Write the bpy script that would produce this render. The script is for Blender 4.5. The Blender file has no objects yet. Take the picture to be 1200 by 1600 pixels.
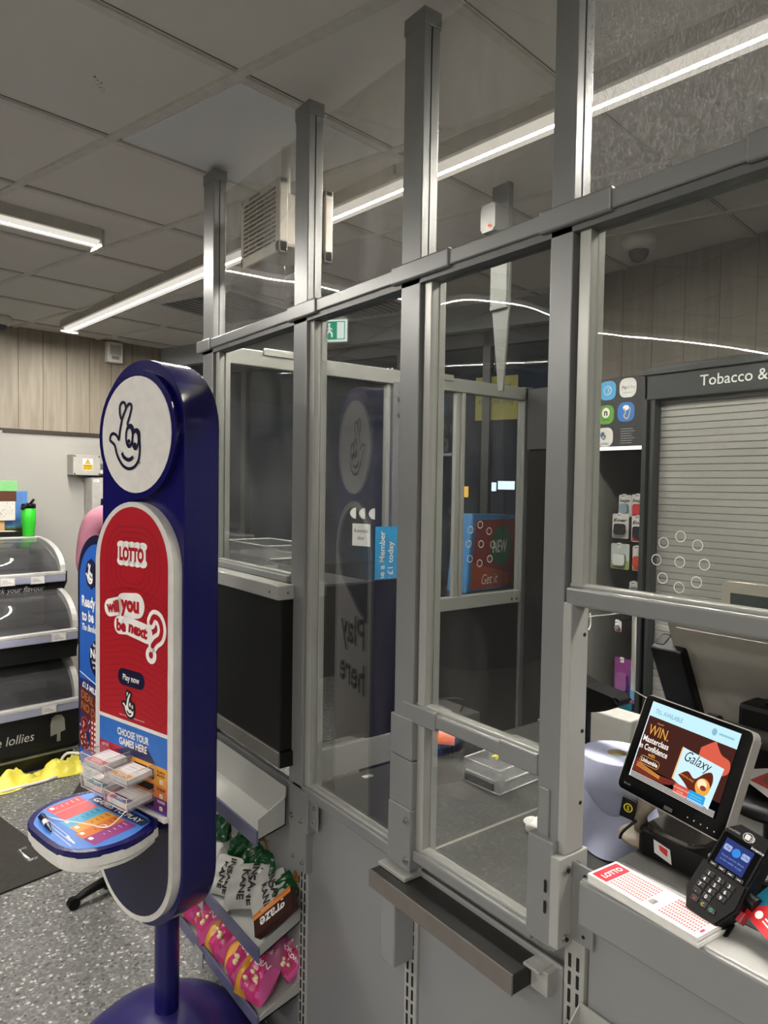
import bpy, bmesh, math, random
from mathutils import Matrix, Vector, noise
random.seed(7)
PI = math.pi
R = math.radians
S = bpy.context.scene
C = S.collection

# ---------------------------------------------------------------- camera, world, exposure
CAMH = 1.6
cd = bpy.data.cameras.new('camera'); cam = bpy.data.objects.new('camera', cd); C.objects.link(cam)
cd.sensor_fit = 'AUTO'; cd.sensor_width = 36; cd.lens = 1110/1600*36; cd.clip_start = .02; cd.clip_end = 100
az, pt, rl = R(52.7), R(-2.17), R(.9)
fw = Vector((math.cos(az)*math.cos(pt), math.sin(az)*math.cos(pt), math.sin(pt)))
rt = Vector((math.sin(az), -math.cos(az), 0)); up = rt.cross(fw)
r2 = math.cos(rl)*rt + math.sin(rl)*up; u2 = -math.sin(rl)*rt + math.cos(rl)*up
cam.matrix_world = Matrix(((r2.x, u2.x, -fw.x, 0), (r2.y, u2.y, -fw.y, 0), (r2.z, u2.z, -fw.z, CAMH), (0, 0, 0, 1)))
S.camera = cam
w = bpy.data.worlds.new('world'); S.world = w; w.use_nodes = True
w.node_tree.nodes['Background'].inputs[0].default_value = (.05, .07, .12, 1)
w.node_tree.nodes['Background'].inputs[1].default_value = .25
S.view_settings.view_transform = 'Standard'; S.view_settings.look = 'None'
S.view_settings.gamma = 1; S.view_settings.exposure = 0.12
S.cycles.max_bounces = 10; S.cycles.transparent_max_bounces = 32; S.cycles.diffuse_bounces = 4
S.cycles.glossy_bounces = 4; S.cycles.caustics_reflective = False; S.cycles.caustics_refractive = False
S.cycles.use_denoising = True; S.cycles.sample_clamp_indirect = 6
LED_POWER = 480.0

# ---------------------------------------------------------------- materials
MATS = {}
def lin(c):
    if isinstance(c, str):
        c = [int(c[i:i+2], 16)/255 for i in (0, 2, 4)]
        return tuple(x/12.92 if x <= .04045 else ((x+.055)/1.055)**2.4 for x in c)
    return tuple(c)
def mat(name, col, rough=.5, metal=0, var=.06, scale=30, bump=0, spec=.5, coat=0, emit=None, estr=0):
    if name in MATS: return MATS[name]
    m = bpy.data.materials.new(name); MATS[name] = m; m.use_nodes = True
    nt = m.node_tree; b = nt.nodes['Principled BSDF']; c = lin(col)
    tc = nt.nodes.new('ShaderNodeTexCoord'); n = nt.nodes.new('ShaderNodeTexNoise')
    n.inputs['Scale'].default_value = scale; n.inputs['Detail'].default_value = 3
    nt.links.new(tc.outputs['Object'], n.inputs['Vector'])
    r = nt.nodes.new('ShaderNodeValToRGB')
    r.color_ramp.elements[0].position = .3; r.color_ramp.elements[1].position = .7
    r.color_ramp.elements[0].color = (*[max(0, x*(1-var)) for x in c], 1)
    r.color_ramp.elements[1].color = (*[min(1, x*(1+var)) for x in c], 1)
    nt.links.new(n.outputs['Fac'], r.inputs['Fac']); nt.links.new(r.outputs[0], b.inputs['Base Color'])
    b.inputs['Roughness'].default_value = rough; b.inputs['Metallic'].default_value = metal
    b.inputs['Specular IOR Level'].default_value = spec; b.inputs['Coat Weight'].default_value = coat
    if bump:
        bp = nt.nodes.new('ShaderNodeBump'); bp.inputs['Strength'].default_value = bump; bp.inputs['Distance'].default_value = .002
        nt.links.new(n.outputs['Fac'], bp.inputs['Height']); nt.links.new(bp.outputs[0], b.inputs['Normal'])
    if emit:
        b.inputs['Emission Color'].default_value = (*lin(emit), 1); b.inputs['Emission Strength'].default_value = estr
    return m
def emat(name, col, st):
    if name in MATS: return MATS[name]
    m = bpy.data.materials.new(name); MATS[name] = m; m.use_nodes = True
    nt = m.node_tree; nt.nodes.clear(); o = nt.nodes.new('ShaderNodeOutputMaterial'); e = nt.nodes.new('ShaderNodeEmission')
    e.inputs[0].default_value = (*lin(col), 1); e.inputs[1].default_value = st; nt.links.new(e.outputs[0], o.inputs[0]); return m
def clear(name, col=(1, 1, 1), haze=.03, ior=1.49, rough=.0, hscale=6, hmax=.1, bow=0, bowscale=2.0, gain=1.0, hcol=(.8, .8, .82)):
    """clear sheet: see-through, Fresnel gloss, a film of smears"""
    if name in MATS: return MATS[name]
    m = bpy.data.materials.new(name); MATS[name] = m; m.use_nodes = True
    nt = m.node_tree; nt.nodes.clear(); N = nt.nodes.new; L = nt.links.new
    o = N('ShaderNodeOutputMaterial'); t = N('ShaderNodeBsdfTransparent'); t.inputs[0].default_value = (*lin(col), 1)
    g = N('ShaderNodeBsdfGlossy'); g.inputs['Roughness'].default_value = rough
    d = N('ShaderNodeBsdfDiffuse'); d.inputs[0].default_value = (*hcol, 1)
    tc = N('ShaderNodeTexCoord'); mp = N('ShaderNodeMapping'); mp.inputs['Scale'].default_value = (1, 1, .45)
    L(tc.outputs['Object'], mp.inputs[0])
    n = N('ShaderNodeTexNoise'); n.inputs['Scale'].default_value = hscale; n.inputs['Detail'].default_value = 6; n.inputs['Distortion'].default_value = 1.4
    L(mp.outputs[0], n.inputs['Vector'])
    mr = N('ShaderNodeMapRange'); mr.inputs[1].default_value = .45; mr.inputs[2].default_value = .8
    mr.inputs[3].default_value = haze; mr.inputs[4].default_value = hmax; L(n.outputs['Fac'], mr.inputs[0])
    f = N('ShaderNodeFresnel'); ge = N('ShaderNodeNewGeometry'); im = N('ShaderNodeMapRange')
    im.inputs[3].default_value = ior; im.inputs[4].default_value = 1/ior; L(ge.outputs['Backfacing'], im.inputs[0]); L(im.outputs[0], f.inputs[0])
    if bow:
        n2 = N('ShaderNodeTexNoise'); n2.inputs['Scale'].default_value = bowscale; n2.inputs['Detail'].default_value = 0
        L(tc.outputs['Object'], n2.inputs['Vector'])
        b = N('ShaderNodeBump'); b.inputs['Strength'].default_value = 1; b.inputs['Distance'].default_value = bow
        L(n2.outputs['Fac'], b.inputs['Height']); L(b.outputs[0], g.inputs['Normal'])
    gm = N('ShaderNodeMath'); gm.operation = 'MULTIPLY'; gm.inputs[1].default_value = gain; gm.use_clamp = True; L(f.outputs[0], gm.inputs[0])
    m1 = N('ShaderNodeMixShader'); L(mr.outputs[0], m1.inputs[0]); L(t.outputs[0], m1.inputs[1]); L(d.outputs[0], m1.inputs[2])
    m2 = N('ShaderNodeMixShader'); L(gm.outputs[0], m2.inputs[0]); L(m1.outputs[0], m2.inputs[1]); L(g.outputs[0], m2.inputs[2])
    L(m2.outputs[0], o.inputs[0]); return m

ALU = mat('satin grey powder coat', '8f9190', .34, .35, .04, 8)
ALU2 = mat('light aluminium edge', 'b4b5b0', .3, .35, .04, 10)
PANEL = mat('grey steel panel', '8d8f8f', .38, .1, .03, 3)
PANEL_L = mat('light grey steel', 'a9aaa6', .4, .1, .03, 5)
SLOT = mat('slot black', '101010', .7)
BOLT = mat('zinc bolt', 'b8b8b4', .25, .9)
WHITE = mat('white plastic', 'e6e4df', .35)
CREAM = mat('cream plastic', 'cfc9bb', .4)
NAVY = mat('gloss navy', '0e0b58', .22, 0, .03, 4, spec=.6)
NAVYD = mat('dark navy', '0d0c33', .3, 0, .03, 4)
NAVYDOME = mat('navy dome', '28235f', .34, 0, .04, 5)
RED = mat('lottery red', 'b01525', .35, 0, .05, 8)
BLACK = mat('black plastic', '0c0c0d', .42, spec=.3)
BLACKG = mat('black gloss', '060607', .12, spec=.3)
DARK = mat('charcoal laminate', '3a3937', .42, 0, .08, 14)
BLKPANEL = mat('black metal panel', '0f100f', .34, .1, .1, 3, spec=.35)
WORK = mat('dark worktop', '3b3b39', .42, 0, .16, 9)
CLEARB = clear('clear box acrylic', (1, 1, 1), .06, 1.5, .05, 20, .22)
PAPER = mat('white paper', 'e9e7e4', .6)
INK = mat('black ink', '161616', .6)
WINK = mat('white ink', 'f2f0ec', .5)
def col(h, rough=.4, **k): return mat('ink '+h, h, rough, **k)

# ---------------------------------------------------------------- mesh builder
TXT = {}
def txt_mesh(s, off=0, shear=0, sp=1.0):
    k = (s, off, shear, sp)
    if k not in TXT:
        c = bpy.data.curves.new('t', 'FONT'); c.body = s; c.size = 1; c.offset = off; c.shear = shear; c.space_character = sp
        c.resolution_u = 3
        o = bpy.data.objects.new('t', c); m = bpy.data.meshes.new_from_object(o)
        vs = [tuple(v.co) for v in m.vertices]; fs = [tuple(p.vertices) for p in m.polygons]
        bpy.data.objects.remove(o); bpy.data.curves.remove(c); bpy.data.meshes.remove(m)
        if off < 0 or off > 0: pass
        xs = [v[0] for v in vs] or [0, 1]
        TXT[k] = (vs, fs, min(xs), max(xs))
    return TXT[k]
FR = Matrix(((1, 0, 0, 0), (0, 0, -1, 0), (0, 1, 0, 0), (0, 0, 0, 1)))    # art plane (u,v,h) -> (u,-h,v): faces -Y
class MB:
    def __init__(s): s.v = []; s.f = []; s.m = []; s.sm = []; s.mats = []; s.M = Matrix()
    def add(s, vs, fs, m, smooth=False, M=None):
        T = s.M @ M if M is not None else s.M
        if m not in s.mats: s.mats.append(m)
        k = len(s.v); i = s.mats.index(m)
        s.v += [T @ Vector(v) for v in vs]
        for f in fs: s.f.append([k+j for j in f]); s.m.append(i); s.sm.append(smooth)
        return s
    def bm(s, b, m, smooth=False, M=None):
        b.verts.index_update(); s.add([v.co.copy() for v in b.verts], [[v.index for v in f.verts] for f in b.faces], m, smooth, M); b.free(); return s
    def box(s, x0, x1, y0, y1, z0, z1, m, bev=0, M=None, seg=2):
        b = bmesh.new(); bmesh.ops.create_cube(b, size=1)
        for v in b.verts: v.co = Vector((x0+(v.co.x+.5)*(x1-x0), y0+(v.co.y+.5)*(y1-y0), z0+(v.co.z+.5)*(z1-z0)))
        if bev: bmesh.ops.bevel(b, geom=b.edges[:], offset=bev, segments=seg, affect='EDGES', profile=.5)
        return s.bm(b, m, False, M)
    def cyl(s, p0, p1, r0, m, r1=None, n=20, caps=True, M=None):
        r1 = r0 if r1 is None else r1; p0, p1 = Vector(p0), Vector(p1); d = p1-p0; q = d.to_track_quat('Z', 'Y').to_matrix()
        vs = []
        for p, r in ((p0, r0), (p1, r1)):
            vs += [p+q@Vector((r*math.cos(2*PI*i/n), r*math.sin(2*PI*i/n), 0)) for i in range(n)]
        s.add(vs, [(i, (i+1) % n, n+(i+1) % n, n+i) for i in range(n)], m, True, M)
        if caps: s.add(vs, [tuple(range(n))[::-1], tuple(range(n, 2*n))], m, False, M)
        return s
    def lathe(s, prof, m, c=(0, 0, 0), n=32, M=None, sx=1, sy=1):
        vs = []; 
        for r, z in prof: vs += [(c[0]+sx*r*math.cos(2*PI*i/n), c[1]+sy*r*math.sin(2*PI*i/n), c[2]+z) for i in range(n)]
        fs = [(j*n+i, j*n+(i+1) % n, (j+1)*n+(i+1) % n, (j+1)*n+i) for j in range(len(prof)-1) for i in range(n)]
        return s.add(vs, fs, m, True, M)
    def tube(s, pts, r, m, n=8, M=None):
        pts = [Vector(p) for p in pts]; vs = []
        for i, p in enumerate(pts):
            d = (pts[min(i+1, len(pts)-1)]-pts[max(i-1, 0)]).normalized(); q = d.to_track_quat('Z', 'Y').to_matrix()
            rr = r[i] if isinstance(r, (list, tuple)) else r
            vs += [p+q@Vector((rr*math.cos(2*PI*k/n), rr*math.sin(2*PI*k/n), 0)) for k in range(n)]
        fs = [(j*n+i, j*n+(i+1) % n, (j+1)*n+(i+1) % n, (j+1)*n+i) for j in range(len(pts)-1) for i in range(n)]
        fs += [tuple(range(n))[::-1], tuple(range((len(pts)-1)*n, len(pts)*n))]
        return s.add(vs, fs, m, True, M)
    def prism(s, poly, z0, z1, m, M=None, smooth=False, bev=0):
        """2D polygon extruded along local z"""
        n = len(poly)
        b = bmesh.new(); lo = [b.verts.new((x, y, z0)) for x, y in poly]; hi = [b.verts.new((x, y, z1)) for x, y in poly]
        fl = b.faces.new(lo[::-1]); fh = b.faces.new(hi)
        for i in range(n): b.faces.new((lo[i], lo[(i+1) % n], hi[(i+1) % n], hi[i]))
        if bev:
            bmesh.ops.bevel(b, geom=[e for e in b.edges if e in fl.edges[:] or e in fh.edges[:]], offset=bev, segments=2, affect='EDGES')
        bmesh.ops.recalc_face_normals(b, faces=b.faces[:])
        return s.bm(b, m, smooth, M)
    def xz(s, poly, y0, y1, m, bev=0):
        """polygon given in (x,z), extruded from y0 to y1"""
        return s.prism([(x, z) for x, z in poly], -y1, -y0, m, FR, bev=bev)
    def poly(s, pts, m, h=0, M=None):
        b = bmesh.new(); vs = [b.verts.new((x, y, h)) for x, y in pts]; f = b.faces.new(vs)
        bmesh.ops.triangulate(b, faces=[f]); 
        for f in b.faces:
            if f.normal.z == 0: f.normal_update()
            if f.normal.z < 0: f.normal_flip()
        return s.bm(b, m, False, M)
    def rect(s, x0, x1, y0, y1, m, h=0, M=None): return s.add([(x0, y0, h), (x1, y0, h), (x1, y1, h), (x0, y1, h)], [(0, 1, 2, 3)], m, False, M)
    def rrect(s, x0, x1, y0, y1, r, m, h=0, M=None): return s.poly(rr(x0, x1, y0, y1, r), m, h, M)
    def ell(s, x, y, a, b, m, h=0, n=28, M=None, rot=0):
        c, d = math.cos(rot), math.sin(rot)
        return s.poly([(x+a*math.cos(2*PI*i/n)*c-b*math.sin(2*PI*i/n)*d, y+a*math.cos(2*PI*i/n)*d+b*math.sin(2*PI*i/n)*c) for i in range(n)], m, h, M)
    def ring(s, x, y, r0, r1, m, h=0, n=32, M=None, sy=1):
        vs = []
        for r in (r0, r1): vs += [(x+r*math.cos(2*PI*i/n), y+sy*r*math.sin(2*PI*i/n), h) for i in range(n)]
        return s.add(vs, [(i, (i+1) % n, n+(i+1) % n, n+i)[::-1] for i in range(n)], m, False, M)
    def line(s, pts, wd, m, h=0, M=None, closed=False):
        pts = [Vector(p) for p in pts]; n = len(pts); vs = []
        for i, p in enumerate(pts):
            a = pts[(i-1) % n] if (closed or i > 0) else p; b = pts[(i+1) % n] if (closed or i < n-1) else p
            d = (b-a); d = d.normalized() if d.length > 0 else Vector((1, 0)); nn = Vector((-d.y, d.x))*wd/2
            vs += [(p.x+nn.x, p.y+nn.y, h), (p.x-nn.x, p.y-nn.y, h)]
        k = n if closed else n-1
        return s.add(vs, [(2*i+1, 2*((i+1) % n)+1, 2*((i+1) % n), 2*i) for i in range(k)], m, False, M)
    def text(s, t, x, y, size, m, h=0, off=0, sx=1, shear=0, al='c', rot=0, M=None, sp=1.0, wd=None, f=None):
        vs, fs, a, b = txt_mesh(t, off, shear, sp)
        if wd: sx = wd/((b-a)*size) if b > a else 1
        o = {'c': (a+b)/2, 'l': a, 'r': b}[al]; c, d = math.cos(rot), math.sin(rot); out = []
        for v in vs:
            X = (v[0]-o)*size*sx; Y = v[1]*size
            p = (x+X*c-Y*d, y+X*d+Y*c)
            out.append(f(p[0], p[1], h) if f else (p[0], p[1], h))
        return s.add(out, fs, m, False, M)
    def mesh(s, name, parent=None):
        me = bpy.data.meshes.new(name); me.from_pydata([tuple(v) for v in s.v], [], s.f)
        for m in s.mats: me.materials.append(m)
        for p, i, q in zip(me.polygons, s.m, s.sm): p.material_index = i; p.use_smooth = q
        me.update(); return me
    def build(s, name, parent=None, loc=None, rotz=None):
        o = bpy.data.objects.new(name, s.mesh(name)); C.objects.link(o)
        if parent: o.parent = parent
        if loc: o.location = loc
        if rotz is not None: o.rotation_euler.z = rotz
        return o
def rr(x0, x1, y0, y1, r, n=6):
    out = []
    for cx, cy, a in ((x1-r, y1-r, 0), (x0+r, y1-r, PI/2), (x0+r, y0+r, PI), (x1-r, y0+r, 1.5*PI)):
        out += [(cx+r*math.cos(a+PI/2*i/n), cy+r*math.sin(a+PI/2*i/n)) for i in range(n+1)]
    return out
def stadium(hw, z0, z1, n=20, ybot=True):
    out = [(hw*math.cos(PI*i/n), z1-hw+hw*math.sin(PI*i/n)) for i in range(n+1)]
    out += [(hw*math.cos(PI+PI*i/n), z0+hw+hw*math.sin(PI+PI*i/n)) for i in range(n+1)] if ybot else [(-hw, z0), (hw, z0)]
    return out
def smooth(pts, n=4, closed=False):
    P = [Vector(p) for p in pts]; out = []; k = len(P)
    rng = range(k) if closed else range(k-1)
    for i in rng:
        g = lambda j: P[j % k] if closed else P[max(0, min(k-1, j))]
        a, b, c, d = g(i-1), g(i), g(i+1), g(i+2)
        for t in [q/n for q in range(n)]:
            out.append(.5*((2*b)+(c-a)*t+(2*a-5*b+4*c-d)*t*t+(3*b-a-3*c+d)*t**3))
    if not closed: out.append(P[-1])
    return out
def thing(name, label, cat, loc=(0, 0, 0), rotz=0, group=None, M=None):
    o = bpy.data.objects.new(name, None); C.objects.link(o); o.empty_display_size = .05
    if M is not None: o.matrix_world = M
    else: o.location = loc; o.rotation_euler = (0, 0, rotz)
    return tag(o, label, cat, group)
def tag(o, label=None, cat=None, group=None, kind=None):
    if label: o['label'] = label
    if cat: o['category'] = cat
    if group: o['group'] = group
    if kind: o['kind'] = kind
    return o
def struct(name, mb, parent=None):
    o = mb.build(name, parent); o['kind'] = 'structure'; return o
def pose(loc, a, b=0, c=0, sc=1):
    return Matrix.Translation(loc) @ Matrix.Rotation(R(a), 4, 'Z') @ Matrix.Rotation(R(b), 4, 'X') @ Matrix.Rotation(R(c), 4, 'Y') @ Matrix.Scale(sc, 4)

# crossed-fingers hand mark, unit = half width of the round sign
def U(p): return [((x-400)/289, -(y-703)/501) for x, y in p]
HAND = U([(262, 742), (268, 690), (278, 620), (296, 545), (320, 480), (342, 442), (364, 440), (371, 470), (356, 540), (338, 600), (345, 625), (366, 620), (385, 650), (388, 690), (400, 668), (418, 662), (436, 690), (437, 745), (441, 800), (440, 860), (428, 930), (395, 980), (348, 996), (300, 970), (262, 910), (240, 850), (226, 790), (205, 765), (184, 740), (190, 700), (213, 684), (245, 706)])
FING = U([(283, 565), (270, 510), (270, 455), (282, 425), (298, 418), (314, 428), (322, 468)])
EYES = [U([(353, 715)])[0], U([(405, 745)])[0]]
def hand(mb, x, y, sz, line, fill=None, h=0, M=None, wd=.075, halo=None, hw=.2):
    T = Matrix.Translation((x, y, 0)) @ Matrix.Scale(sz, 4); T = M @ T if M else T
    k = 1/sz
    hd = smooth(HAND, 3, True)
    fg = smooth(FING, 4)
    if halo:
        mb.line(hd, hw, halo, h*k, T, True); mb.line(fg, hw, halo, h*k, T); h += .0003
    if fill:
        mb.poly([tuple(p) for p in hd], fill, h*k, T); mb.poly([tuple(p) for p in fg], fill, h*k, T)
    h += .0004
    mb.line(hd, wd, line, h*k, T, True); mb.line(fg, wd, line, h*k, T)
    for (ex, ey), (a, b) in zip(EYES, ((.1, .17), (.09, .15))):
        mb.ring(ex, ey, a-wd*.4, a+wd*.4, line, h*k+.003, 24, T, sy=b/a)
        mb.ell(ex-.01, ey-.085, .042, .036, line, h*k+.004, 12, T)
    mb.line(smooth(U([(290, 856), (306, 893), (342, 918), (368, 910), (384, 893)]), 4), wd*1.2, line, h*k+.002, T)

# ================================================================= SETTING
FLM = bpy.data.materials.new('speckled vinyl floor'); FLM.use_nodes = True
nt = FLM.node_tree; b = nt.nodes['Principled BSDF']; tc = nt.nodes.new('ShaderNodeTexCoord')
v = nt.nodes.new('ShaderNodeTexVoronoi'); v.inputs['Scale'].default_value = 110; nt.links.new(tc.outputs['Object'], v.inputs[0])
r = nt.nodes.new('ShaderNodeValToRGB'); r.color_ramp.interpolation = 'CONSTANT'
sx = nt.nodes.new('ShaderNodeSeparateColor'); nt.links.new(v.outputs['Color'], sx.inputs[0]); nt.links.new(sx.outputs[0], r.inputs[0])
el = r.color_ramp.elements; el[0].color = (.135, .135, .13, 1); el[1].position = .3; el[1].color = (.18, .18, .173, 1)
for p, c_ in ((.62, (.11, .11, .107, 1)), (.78, (.235, .235, .225, 1)), (.9, (.5, .5, .48, 1)), (.96, (.06, .06, .06, 1))):
    e = el.new(p); e.color = c_
nt.links.new(r.outputs[0], b.inputs['Base Color']); b.inputs['Roughness'].default_value = .45
struct('floor', MB().box(-4, 4.5, -3.5, 8, -.1, 0, FLM))
TILE = mat('ceiling tile', 'ebe8e2', .8, 0, .02, 3); TILE2 = mat('cool ceiling tile', 'f2f5f8', .8, 0, .02, 3); GRID = mat('ceiling grid', 'e0ddd5', .6); GAP = mat('ceiling gap', '5c5952', .8)
ceil = struct('ceiling', MB().box(-4, 4.5, -3.5, 8, 2.6, 2.7, TILE))
A = Vector((.777, 1.642)); va = Vector((-.149, .535)); vb = Vector((.536, .077))
mb = MB()
def bar2(mb, p, q, wdt, z0, z1, m):
    d = (q-p).normalized(); n_ = Vector((-d.y, d.x))*wdt/2
    mb.prism([tuple(p+n_), tuple(p-n_), tuple(q-n_), tuple(q+n_)], z0, z1, m)
for j in range(-7, 6): bar2(mb, A+vb*j-va*8, A+vb*j+va*7, .026, 2.592, 2.601, GRID); bar2(mb, A+vb*j-va*8+vb*.034, A+vb*j+va*7+vb*.034, .0025, 2.5985, 2.601, GAP)
for i in range(-8, 7): bar2(mb, A+va*i-vb*7, A+va*i+vb*5, .024, 2.593, 2.601, GRID); bar2(mb, A+va*i-vb*7-va*.034, A+va*i+vb*5-va*.034, .002, 2.5985, 2.601, GAP)
g_ = struct('trim_1', mb)
p = [A+va*.04+vb*.05, A+vb*.97+va*.04, A+vb*.97+va*.96, A+va*.96+vb*.05]
struct('trim_2', MB().prism([tuple(q) for q in p], 2.5965, 2.6005, TILE2))
mb = MB()
for k in range(22):
    q_ = random.random(); x, y = .505+q_*.045+random.uniform(-.008, .008), 1.87+q_*.07+random.uniform(-.01, .01); r_ = random.uniform(.0008, .0022); mb.ell(x, y, r_, r_, mat('stain', '4a4034', .9), 2.5995, 8, Matrix.Scale(1, 4))
stain = mb.build('ceiling_stain'); stain['kind'] = 'structure'; stain.name = 'trim_3'
# wood effect wall cladding
WOOD = bpy.data.materials.new('pale wood boards'); WOOD.use_nodes = True
nt = WOOD.node_tree; b = nt.nodes['Principled BSDF']; tc = nt.nodes.new('ShaderNodeTexCoord'); mp = nt.nodes.new('ShaderNodeMapping'); mp.inputs['Scale'].default_value = (14, 14, 1.2)
n = nt.nodes.new('ShaderNodeTexNoise'); n.inputs['Scale'].default_value = 2.5; n.inputs['Detail'].default_value = 8; n.inputs['Distortion'].default_value = .6
nt.links.new(tc.outputs['Object'], mp.inputs[0]); nt.links.new(mp.outputs[0], n.inputs['Vector'])
r = nt.nodes.new('ShaderNodeValToRGB'); r.color_ramp.elements[0].position = .3; r.color_ramp.elements[0].color = (.27, .235, .185, 1); r.color_ramp.elements[1].position = .75; r.color_ramp.elements[1].color = (.38, .335, .27, 1)
nt.links.new(n.outputs['Fac'], r.inputs[0]); nt.links.new(r.outputs[0], b.inputs['Base Color']); b.inputs['Roughness'].default_value = .6
WALL = mat('light grey wall sheet', 'afaea8', .5, 0, .02, 2)
# left wall, direction 6.8 deg, through (.81,5.17)
WA = R(6.8)
mb = MB(); L = Matrix.Translation((1.942, 5.302, 0)) @ Matrix.Rotation(WA, 4, 'Z'); mb.M = L
DWL = mat('dark unseen wall', '33322f', .8)  # unseen stretch of wall, coloured dark so the panes mirror it dark
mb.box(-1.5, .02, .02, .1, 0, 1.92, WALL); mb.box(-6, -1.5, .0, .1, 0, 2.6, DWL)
mb.box(-1.5, .02, .02, .08, 1.93, 2.6, WOOD); mb.box(-1.5, .02, .01, .1, 1.905, 1.932, mat('dark trim', '3c342c', .6))
k = -1.49
while k < 0:
    mb.box(k, k+.004, .0185, .021, 1.93, 2.6, mat('board gap', '6d6151', .7)); k += .155
mb.box(-1.5, -1.13, -.012, .02, 0, 1.915, WALL)
struct('wall_left', mb)
# right wall behind the till area (wood) and rest of shell
WOOD2 = WOOD.copy(); WOOD2.name = 'grey wood boards'
for n_ in WOOD2.node_tree.nodes:
    if n_.type == 'VALTORGB': n_.color_ramp.elements[0].color = (.17, .15, .125, 1); n_.color_ramp.elements[1].color = (.235, .21, .18, 1)
mb = MB(); mb.box(2.84, 2.94, -3.5, 2.35, 0, 2.6, WOOD2)
k = -3
while k < 2.35: mb.box(2.8385, 2.841, k, k+.004, 0, 2.6, mat('board gap', '6d6151', .7)); k += .15
struct('wall_right', mb)
struct('wall_rear', MB().box(-4, 4.5, -3.5, -3.4, 0, 2.6, mat('dim back wall', '5a5855', .8)))
struct('wall_side', MB().box(-4, -3.9, -3.5, 8, 0, 2.6, mat('dim back wall', '5a5855', .8)))
# shopfront, from (1.942,5.302) to (2.97,2.3)
SF0 = Vector((1.942, 5.302)); SF1 = Vector((2.97, 2.3)); SD = (SF1-SF0); SLEN = SD.length; SANG = math.atan2(SD.y, SD.x)
SFM = Matrix.Translation((SF0.x, SF0.y, 0)) @ Matrix.Rotation(SANG, 4, 'Z')     # x along shopfront, interior at -y side
mb = MB(); mb.M = SFM; mb.box(-.1, SLEN+.1, -.02, .16, 2.46, 2.6, mat('bulkhead grey', 'a9adb0', .6)); struct('trim_4', mb)
FRM = mat('dark shopfront frame', '3b3d40', .4, .3)
mb = MB(); mb.M = SFM
for x in (0.0, .75, 1.35, 2.05, 2.62, SLEN-.03): mb.box(x, x+.045, .05, .1, 0, 2.46, FRM)
mb.box(0, SLEN, .05, .1, 2.38, 2.46, FRM); mb.box(0, SLEN, .05, .1, 0, .12, FRM)
wf = struct('window_1', mb)
GLN = clear('night shop glass', (.75, .8, .82), .004, 1.5, 0, 5, .02, gain=.3)
mb = MB(); mb.M = SFM; mb.box(0, SLEN, .072, .078, .12, 2.38, GLN); gg = mb.build('window_pane', wf)
# ================================================================= CEILING STRIP LIGHTS
LEDM = bpy.data.materials.new('led diffuser'); LEDM.use_nodes = True
nt = LEDM.node_tree; nt.nodes.clear(); N = nt.nodes.new; Lk = nt.links.new
o_ = N('ShaderNodeOutputMaterial'); e = N('ShaderNodeEmission'); tc = N('ShaderNodeTexCoord'); sp_ = N('ShaderNodeSeparateXYZ'); Lk(tc.outputs['Object'], sp_.inputs[0])
m1 = N('ShaderNodeMath'); m1.operation = 'MULTIPLY'; m1.inputs[1].default_value = 1/.024; Lk(sp_.outputs[1], m1.inputs[0])
m2 = N('ShaderNodeMath'); m2.operation = 'FRACT'; Lk(m1.outputs[0], m2.inputs[0])
m3 = N('ShaderNodeMath'); m3.operation = 'SUBTRACT'; m3.inputs[1].default_value = .5; Lk(m2.outputs[0], m3.inputs[0])
m4 = N('ShaderNodeMath'); m4.operation = 'ABSOLUTE'; Lk(m3.outputs[0], m4.inputs[0])
m5 = N('ShaderNodeMath'); m5.operation = 'LESS_THAN'; m5.inputs[1].default_value = .3; Lk(m4.outputs[0], m5.inputs[0])
m6 = N('ShaderNodeMath'); m6.operation = 'MULTIPLY_ADD'; m6.inputs[1].default_value = LED_POWER*1.5; m6.inputs[2].default_value = LED_POWER*.12; Lk(m5.outputs[0], m6.inputs[0])
e.inputs[0].default_value = (1, .945, .87, 1); Lk(m6.outputs[0], e.inputs[1]); Lk(e.outputs[0], o_.inputs[0])
DIFF = emat('light diffuser rim', (1, .93, .82), .75)
def strip(x, y, ang, ln, label, z=2.53):
    """runs along local +y from the given end"""
    t = thing('led_strip_light', label, 'ceiling light', (x, y, z), ang, 'LED strip lights under the ceiling')
    b = MB(); b.prism([(-.05, .03), (.05, .03), (.058, .07), (-.058, .07)], -ln, 0, mat('light body', 'bdbab0', .4), Matrix(((1, 0, 0, 0), (0, 0, -1, 0), (0, 1, 0, 0), (0, 0, 0, 1))))
    b.box(-.055, .055, -.012, 0, .0, .068, mat('light body', 'bdbab0', .4), .003); b.box(-.055, .055, ln, ln+.012, 0, .068, mat('light body', 'bdbab0', .4), .003)
    k = .5
    while k < ln: b.box(-.064, .064, k, k+.03, .04, .07, mat('light body', 'bdbab0', .4), .003); k += 1.1
    b.build('housing', t)
    MB().box(-.036, .036, 0, ln, .016, .03, DIFF, .003).build('diffuser', t)
    MB().rect(-.007, .007, .005, ln-.005, LEDM, -.0155, Matrix.Rotation(PI, 4, 'Y')).build('led_row', t)
    return t
strip(1.692, -.9, R(5.4), 5.75, 'long LED strip light running behind the clear counter screens')
strip(.821, 3.02, R(90+7.7), 4.5, 'short LED strip light at the left edge of the ceiling')
strip(-1.2, -3.0, R(4), 3.4, 'unseen customer-side LED strip light behind the viewer')  # added out of view for light, placed clear of the pane reflections
strip(-2.8, -3.0, R(6), 4.2, 'second unseen customer-side LED strip light far to the left')  # second added row of light, out of view and not mirrored in the panes

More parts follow.
